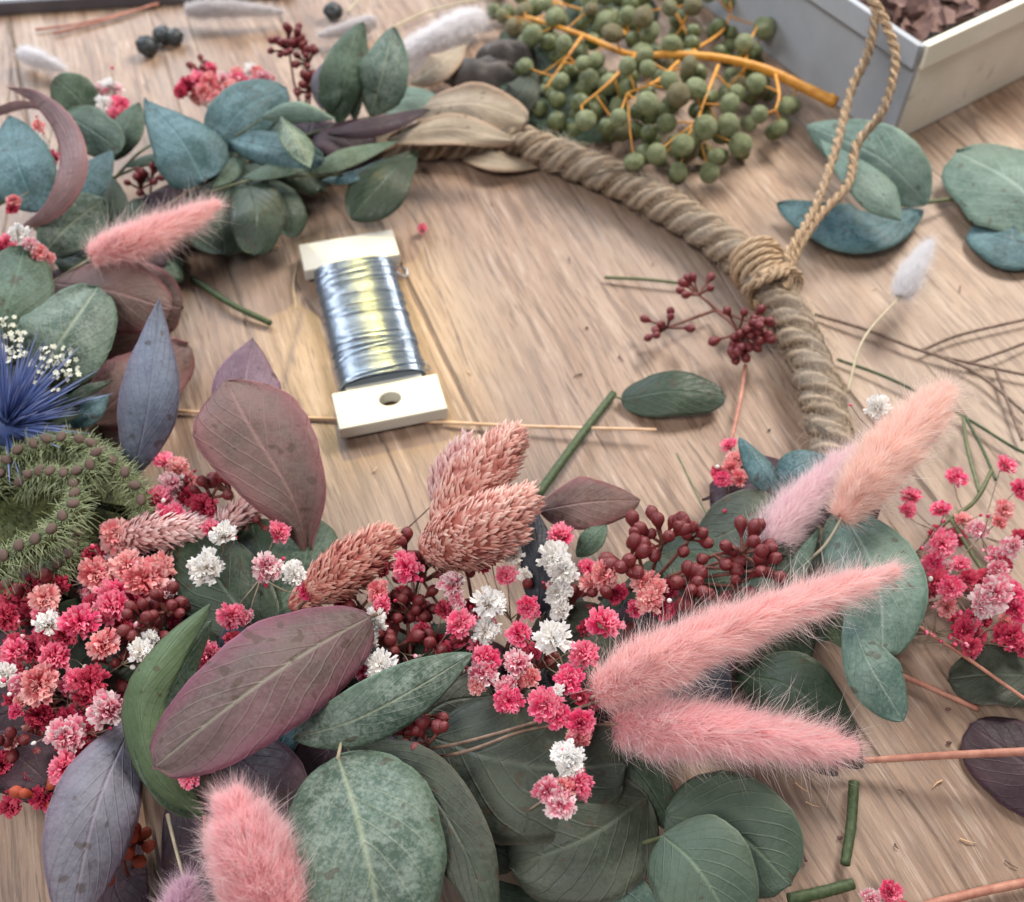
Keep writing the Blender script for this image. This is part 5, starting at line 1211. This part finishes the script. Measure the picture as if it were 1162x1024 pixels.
for nm_, r_, zc, y_a, y_b, lay in (('wire', 0.040, 0.55, 1.12, Lc - 0.80, 0),):
    mb = MB(); pts = []; y = y_a; dirn = 1; wx, wz = 1.56, 0.62
    turns = int((y_b - y_a) / 0.070); tot = turns
    for k in range(tot):
        off = R.uniform(-.05, .05); lift = R.uniform(0, .035); skew = R.uniform(-.06, .06)
        for j in range(40):
            a = 6.2832 * j / 40; ca, sa = math.cos(a), math.sin(a)
            x = math.copysign(abs(ca) ** 0.70, ca) * (wx + lift); z = math.copysign(abs(sa) ** 0.95, sa) * (wz * 0.72 + lift)
            pts.append(loc3(x, y_a + (k + j / 40) * (y_b - y_a) / tot + off * sa + skew * ca * .5, max(0.07, 0.55 + z)))
    tube(mb, pts, r_ * CM, 6); part(nm_, mb, M_wire, spool)
    mb = MB()       # the solid layers underneath and a few crossing turns on top
    rows = []
    for yy in (y_a - .04, y_b + .04):
        rows.append([loc3(math.copysign(abs(math.cos(6.2832 * j / 40)) ** .70, math.cos(6.2832 * j / 40)) * (wx - .03), yy, max(0.05, .55 + math.copysign(abs(math.sin(6.2832 * j / 40)) ** .95, math.sin(6.2832 * j / 40)) * (wz * .72 - .03))) for j in range(40)])
    b0 = mb.grid(rows, wrap=True); mb.f.append(tuple(range(b0, b0 + 40))); mb.f.append(tuple(range(b0 + 40, b0 + 80))[::-1])
    for k in range(16):
        y = R.uniform(y_a + .2, y_b - .2); sl = R.uniform(-.35, .35)
        tube(mb, [loc3(math.copysign(abs(math.cos(a)) ** .70, math.cos(a)) * (wx + .07), y + sl * math.cos(a), .55 + abs(math.sin(a)) ** .95 * (wz * .72 + .075)) for a in [math.pi * j / 24 for j in range(25)]], r_ * CM, 6)
    part('wire_layer', mb, M_wire, spool)
mb = MB(); tube(mb, [loc3(1.55, 1.3, 0.6), loc3(1.85, 1.6, 0.3), loc3(1.75, 2.1, 0.15), loc3(1.62, 2.3, 0.3)], 0.03 * CM, 5, n=20)
tube(mb, [loc3(1.5, Lc - 1.0, .4), loc3(2.1, Lc - 1.1, .3), loc3(2.0, Lc - 1.5, .2), loc3(1.5, Lc - 1.3, .5)], 0.03 * CM, 5, n=20); part('wire_end', mb, M_wire, spool)
# narrow warm spot added at the mirror angle to streak the wound wire
pm = (A + B) / 2 + Vector((0.1 * CM, 0, 1.0 * CM)); vdir = (CAMP - pm).normalized(); nrm = (Vector((0, 0, 1)) + ax_x * 0.02).normalized(); rf = (2 * vdir.dot(nrm) * nrm - vdir).normalized()
sl_ = bpy.data.lights.new('wire_streak_spot', 'SPOT'); sl_.energy = 60; sl_.color = (1.0, 0.74, 0.14); sl_.spot_size = math.radians(5.2); sl_.spot_blend = 1.0; sl_.shadow_soft_size = 0.018
so_ = bpy.data.objects.new('wire_streak_spot', sl_); COL.objects.link(so_); so_.location = pm + rf * 1.3; so_.rotation_euler = (-rf).to_track_quat('-Z', 'Y').to_euler()

# ------------------------------------------------------------------ sticks, stalks and twigs on the table
def stick(label, sp, r, mat, group='cut stalks on the table', name='cut_stalk', cat='stalk', r1=None, rough=0.05, branches=()):
    mb = MB()
    for q_ in [sp] + list(branches):
        pts = [at(*q) for q in q_]
        for p in pts: p.z = max(p.z, r * CM + 0.0001)
        tube(mb, pts, [r * CM, (r1 or r * .9) * CM], 8, n=8 * len(pts), rough=rough)
    return solo(name, mb, mat, label, cat, group)
stick('short dark green cut stalk left of the wire spool', [(218, 316, .2), (262, 345, .35), (307, 367, .2)], 0.13, M_dkgreen)
stick('thick green cut stalk leaning across the straw at centre', [(608, 565, 1.0), (655, 500, .5), (696, 447, .25)], 0.17, M_dkgreen)
stick('long thin straw crossing the table under the wire spool', [(195, 466, .16), (330, 474, .1), (470, 478, .12), (600, 484, .3), (745, 488, .5)], 0.065, M_straw, rough=0.02)
stick('thin green twig ending at the fallen red buds', [(686, 315, .2), (730, 317, .3), (778, 322, .3)], 0.07, M_stem)
stick('short dark green stalk standing nearly upright in view on the bare wood at lower right', [(969, 888, .3), (966, 935, .3), (959, 981, .3)], 0.15, M_dkgreen)
stick('dark green cut stalk lying at the bottom edge beside the sage leaves', [(895, 1021, .3), (935, 1012, .3), (968, 1003, .3)], 0.17, M_dkgreen)
stick('coral red stalk running down from the fallen buds to the small pink flowers', [(846, 415, .5), (840, 455, .5), (830, 500, .9)], 0.08, M_redstem)
stick('long pinkish brown dried stem lying across the lower right', [(900, 868, .5), (1000, 862, .6), (1080, 857, 1.0), (1190, 852, 1.3)], 0.085, M_redstem, r1=0.13)
stick('thin orange-brown stem slanting down to the right edge', [(1025, 700, 1.4), (1090, 742, 1.3), (1175, 802, 1.0)], 0.06, M_redstem)
stick('brown stem lying on the wood below the right hand pink flowers', [(985, 752, .3), (1050, 778, .3), (1110, 805, .3)], 0.09, M_redstem)
stick('orange stem at the bottom right corner', [(1030, 1034, .3), (1100, 1015, .3), (1190, 996, .3)], 0.13, M_redstem)
stick('fine green stalk standing beside the big cluster of dark red buds', [(768, 515, .6), (785, 550, .9), (802, 585, 1.2)], 0.035, M_stem)
stick('thin branching dark twig lying on the right of the table near the white bunny tail', [(925, 357, .2), (985, 375, .3), (1045, 398, .3), (1100, 412, .3), (1175, 428, .3)], 0.065, M_twig, branches=(
    [(1045, 398, .3), (1090, 380, .3), (1175, 360, .3)], [(1100, 412, .3), (1135, 400, .4), (1175, 385, .3)], [(1060, 402, .3), (1110, 425, .3), (1165, 470, .3)], [(1130, 420, .3), (1145, 460, .3), (1160, 500, .3)]), name='twig', cat='twig')
stick('thin dark twig running from the rope to the loose pink flowers at right', [(950, 408, .2), (1010, 430, .3), (1085, 468, .3), (1150, 508, .3)], 0.06, M_dkgreen, branches=([(1095, 472, .3), (1115, 510, .5), (1130, 545, .8)], [(1150, 508, .3), (1165, 515, .3)]), name='twig', cat='twig')
stick('greenish main stem of the pink flowers at the right edge', [(1125, 535, 1.2), (1105, 570, 1.2), (1065, 600, 1.0), (1020, 660, .7), (990, 720, .5)], 0.075, M_stem, branches=([(1112, 560, 1.2), (1098, 510, 1.0), (1093, 475, .7)], [(1080, 590, 1.1), (1110, 640, 1.0), (1150, 690, 1.2)]), name='twig', cat='twig')
stick('pair of thin brown stalks running under the hanging pink flowers', [(430, 850, 2.2), (500, 848, 3.4), (600, 822, 3.6), (690, 792, 3.6)], 0.05, M_twig, branches=([(440, 862, 2.2), (520, 855, 3.4), (610, 826, 3.5), (705, 822, 3.3)],))
stick('straight pale straw at the top edge behind the upright leaves', [(445, 32, .4), (490, 12, .4), (560, -4, .4)], 0.08, M_palestem)
stick('pale stem leaning at the top edge right of the black berry', [(395, 14, .4), (404, 2, .4), (412, -14, .4)], 0.07, M_palestem)
stick('thin reddish grass stem lying across the top left', [(40, 34, .2), (100, 25, .2), (180, 5, .2)], 0.07, M_redstem, branches=([(60, 38, .2), (130, 20, .2), (210, -8, .2)],))
stick('fine pale curved fibre left of the wire spool', [(338, 293, .2), (333, 320, .2), (336, 350, .15)], 0.025, M_palestem)
stick('pale yellow splinter on the table above the wire spool', [(288, 284, .1), (302, 281, .15), (316, 280, .1)], 0.05, M_straw)
stick('tiny dark curled scrap on the bare wood at lower right', [(899, 937, .3), (902, 948, .15), (915, 978, .1)], 0.045, M_brown, name='dry_scrap', cat='plant scrap', branches=([(899, 937, .3), (905, 940, .25)],))
for lab, x, y in (('tiny brown crumb beside the upright green stalk', 953, 951), ('tiny brown crumb above the upright green stalk', 1076, 805), ('small dark crumb below the pale veined leaf', 1077, 843), ('dark crumb on the table above the leaning green stalk', 666, 372), ('dark crumb left of the little teal leaves', 873, 488), ('dark crumb beside the deep teal leaf', 938, 287)):
    mb = MB(); c = at(x, y, 0.06)
    rows = lump(Vector((0, 0, .5)), (R.uniform(.05, .10) * CM, .05 * CM, .05 * CM), R.uniform(0, 30), 6); rows = [[q - Vector((0, 0, .5)) + c for q in rw] for rw in rows]
    mb.grid(rows); solo('crumb', mb, M_brown, lab, 'crumb', 'crumbs scattered on the table')

for x, y in ((350, 560), (420, 530), (650, 300), (560, 230), (700, 400), (735, 300), (650, 420), (880, 990), (1010, 960), (930, 915), (1100, 960), (1060, 890), (1140, 985), (990, 330), (1090, 330), (300, 430), (530, 420), (800, 490), (1020, 905), (905, 900)):
    mb = MB(); c = at(x + R.uniform(-8, 8), y + R.uniform(-8, 8), 0.05); a = R.uniform(0, 6.28); d = Vector((math.cos(a), math.sin(a), 0)); l = R.uniform(.06, .22) * CM
    tube(mb, [c - d * l, c + Vector((0, 0, .02 * CM)) + d.cross(Vector((0, 0, 1))) * .03 * CM, c + d * l], [R.uniform(.018, .04) * CM, .012 * CM], 5, n=7)
    solo('plant_crumb', mb, R.choice((M_brown, M_straw, M_twig)), 'tiny dry splinter of plant scattered on the bare boards', 'crumb', 'tiny splinters scattered on the boards')
# ------------------------------------------------------------------ box at the top right
C0 = at(1008, 166, 0); dl = (at(800, 10, 0) - C0).normalized(); dr = (at(1162, 88, 0) - C0).normalized()
box = thing('punnet_box', 'grey and cream punnet box of dried plants at the top right corner', 'box', C0 + dl * .08 + dr * .08)
Hb = 5.3 * CM; LA, LB = 0.20, 0.16
def slab(p, q, r_, s_, th, name, mat):       # quad p,q,r,s with thickness th towards the box centre
    mb = MB(); n = (q - p).cross(s_ - p).normalized(); c = C0 + dl * LA / 2 + dr * LB / 2
    if n.dot(c - p) < 0: n = -n
    a = [p, q, r_, s_]; b = [v + n * th for v in a]
    for v in a + b: mb.vert(v)
    mb.f += [(0, 1, 2, 3), (7, 6, 5, 4)] + [(k, 4 + k, 4 + (k + 1) % 4, (k + 1) % 4) for k in range(4)]
    o = part(name, mb, mat, box, smooth=False); bv = o.modifiers.new('bevel', 'BEVEL'); bv.width = 0.0004; bv.segments = 2; return o
up = Vector((0, 0, Hb)); g = 0.0005
K = [C0, C0 + dl * LA, C0 + dl * LA + dr * LB, C0 + dr * LB]
cen = (K[0] + K[2]) / 2
Kt = [cen + (k - cen) * 1.04 + up for k in K]
lift = Vector((0, 0, 0.0006))
slab(K[0] + lift, K[1] + lift, Kt[1], Kt[0], 0.0022, 'side_wall', M_greybox)
slab(K[0] + lift + dr * .0026 , K[3] + lift, Kt[3], Kt[0] + dr * .0026, 0.0022, 'front_wall', M_cream)
slab(K[1] + lift + dr * .0026, K[2] + lift, Kt[2], Kt[1] + dr * .0026, 0.0022, 'back_wall', M_cream)
slab(K[3] + lift + dl * .0026, K[2] + lift - dl * .0026, Kt[2] - dl * .0026, Kt[3] + dl * .0026, 0.0022, 'side_wall', M_cream)
# rim bands
def band(p, q, mat, out):
    z = Vector((0, 0, 0.0010)); d = Vector((0, 0, -0.011))
    slab(p + out + z + d, q + out + z + d, q + out + z, p + out + z, 0.0016, 'rim', mat)
on = lambda a, b: ((b - a).cross(Vector((0, 0, 1))).normalized() * (-1 if (b - a).cross(Vector((0, 0, 1))).dot(cen - a) > 0 else 1)) * 0.0024
band(Kt[0], Kt[1], M_greybox, on(Kt[0], Kt[1])); band(Kt[0] + dr * .001, Kt[3], M_cream, on(Kt[0], Kt[3]))
mb = MB(); zf = Vector((0, 0, 0.004)); i_ = [K[0] + (cen - K[0]).normalized() * .006, K[1] + (cen - K[1]).normalized() * .006, K[2] + (cen - K[2]).normalized() * .006, K[3] + (cen - K[3]).normalized() * .006]
for v in i_: mb.vert(v + zf)
mb.f.append((0, 1, 2, 3)); part('box_floor', mb, M_greybox, box, smooth=False)
hay = thing('dried_hydrangea', 'brown dried petals heaped inside the punnet box', 'dried flowers', cen + Vector((0, 0, 0.006)))
mb = MB()
for i in range(900):
    u_, v_ = R.uniform(.05, .95), R.uniform(.08, .92); c = K[0].lerp(K[1], u_) + (K[3] - K[0]) * v_; c.z = 0.040 + 0.018 * math.sin(u_ * 3) * math.sin(v_ * 3) + R.uniform(-.004, .004)
    c = cen + (c - cen) * .93 + Vector((0, 0, 0)); n = (Vector((0, 0, 1)) + rvec() * .9).normalized(); a = n.orthogonal().normalized() * R.uniform(.004, .009); b = n.cross(a).normalized() * R.uniform(.003, .007)
    mb.grid([[c - a - b * .4, c - a * .7 + b * .5], [c - b, c + b + n * .001], [c + a - b * .4, c + a + b * .4]], None)
part('petal', mb, M_brown, hay)['kind'] = 'stuff'
mb = MB(); mb.grid(lump(cen + Vector((0, 0, .026)), (.070, .070, .018), 3, 14)); part('petal_base', mb, M_brown, hay)

# tray at the top left edge
ta, tb_ = at(-60, 22, 0), at(330, -2, 0); d = (tb_ - ta).normalized(); nb = Vector((-d.y, d.x, 0))
tray = thing('metal_tray', 'pale grey tray with a dark rim just inside the top left edge', 'tray', (ta + tb_) / 2)
def bx(name, x0, x1, y0, y1, z0, z1, mat):
    mb = MB()
    for z in (z0, z1):
        for x, y in ((x0, y0), (x1, y0), (x1, y1), (x0, y1)): mb.vert(ta + d * x + nb * y + Vector((0, 0, z)))
    mb.f += [(3, 2, 1, 0), (4, 5, 6, 7)] + [(k, (k + 1) % 4, 4 + (k + 1) % 4, 4 + k) for k in range(4)]
    o = part(name, mb, mat, tray, smooth=False); bv = o.modifiers.new('bevel', 'BEVEL'); bv.width = .0006; bv.segments = 2
Lt = (tb_ - ta).length
bx('rim', 0, Lt, 0, 0.004, 0.0005, 0.007, M_trayedge); bx('base', 0, Lt, 0.0045, 0.16, 0.0005, 0.006, M_tray)

# ------------------------------------------------------------------ dark filler sprigs added along the rope to blacken the gaps
arc_px = []
for k in range(26):
    a = math.radians(-22 - k * 9.2); arc_px.append(RC + Vector((math.cos(a), math.sin(a), 0)) * 14.2 * CM)
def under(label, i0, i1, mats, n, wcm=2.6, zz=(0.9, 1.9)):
    pts = arc_px[i0:i1 + 1]; t = thing('eucalyptus_sprig', label, 'eucalyptus sprig', pts[0], 'added dark filler sprigs along the rope')
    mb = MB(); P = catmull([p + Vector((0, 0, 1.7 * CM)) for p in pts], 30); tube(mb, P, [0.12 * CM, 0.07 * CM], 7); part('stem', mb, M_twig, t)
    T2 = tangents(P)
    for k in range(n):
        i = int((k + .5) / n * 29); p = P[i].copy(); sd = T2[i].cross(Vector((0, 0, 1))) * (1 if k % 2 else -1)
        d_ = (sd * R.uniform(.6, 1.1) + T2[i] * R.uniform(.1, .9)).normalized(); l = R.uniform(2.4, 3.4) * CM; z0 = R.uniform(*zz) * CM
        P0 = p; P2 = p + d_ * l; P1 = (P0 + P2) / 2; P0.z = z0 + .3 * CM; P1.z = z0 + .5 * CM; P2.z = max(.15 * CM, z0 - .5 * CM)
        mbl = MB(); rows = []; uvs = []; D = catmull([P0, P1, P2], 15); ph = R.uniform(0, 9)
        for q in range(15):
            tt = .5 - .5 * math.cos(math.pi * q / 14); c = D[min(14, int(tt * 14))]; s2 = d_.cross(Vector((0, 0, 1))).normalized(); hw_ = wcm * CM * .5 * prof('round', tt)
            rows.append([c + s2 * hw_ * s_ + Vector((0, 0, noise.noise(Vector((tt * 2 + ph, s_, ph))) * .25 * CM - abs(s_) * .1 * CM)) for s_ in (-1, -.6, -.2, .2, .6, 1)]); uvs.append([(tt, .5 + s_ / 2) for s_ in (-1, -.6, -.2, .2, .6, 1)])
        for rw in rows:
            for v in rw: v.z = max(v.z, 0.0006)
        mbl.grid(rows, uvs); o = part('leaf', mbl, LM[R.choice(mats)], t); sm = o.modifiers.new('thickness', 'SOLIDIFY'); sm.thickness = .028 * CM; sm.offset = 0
sprig('added dark plum leaves standing in for deep shade at the left edge below the pink flowers', (0, 800, 0.4), [  # filler leaves added so the gaps read as dark shade, not pale table
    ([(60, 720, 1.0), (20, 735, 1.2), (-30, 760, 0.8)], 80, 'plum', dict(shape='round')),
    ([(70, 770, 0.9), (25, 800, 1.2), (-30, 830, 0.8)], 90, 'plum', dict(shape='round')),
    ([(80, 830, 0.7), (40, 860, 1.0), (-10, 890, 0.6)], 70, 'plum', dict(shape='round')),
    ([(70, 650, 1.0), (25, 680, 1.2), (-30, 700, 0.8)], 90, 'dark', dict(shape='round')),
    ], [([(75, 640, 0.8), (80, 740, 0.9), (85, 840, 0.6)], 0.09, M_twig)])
under('added dark filler sprig deepening the shade along the rope beneath the two lower right bunny tails', 0, 5, ('dark', 'plum', 'olive'), 12)
under('added dark filler sprig deepening the shade beneath the white and pink flowers at centre', 4, 10, ('dark', 'plum', 'slate'), 15)
under('added plum filler sprig deepening the shade beneath the biggest purple leaf', 9, 15, ('plum', 'dark', 'slate'), 15)
under('added dark filler sprig deepening the shade beneath the pink flowers and seed head at left', 14, 20, ('plum', 'dark'), 14)
under('added green filler sprig deepening the shade beneath the leaves at the upper left', 19, 25, ('dark', 'green', 'plum'), 12)
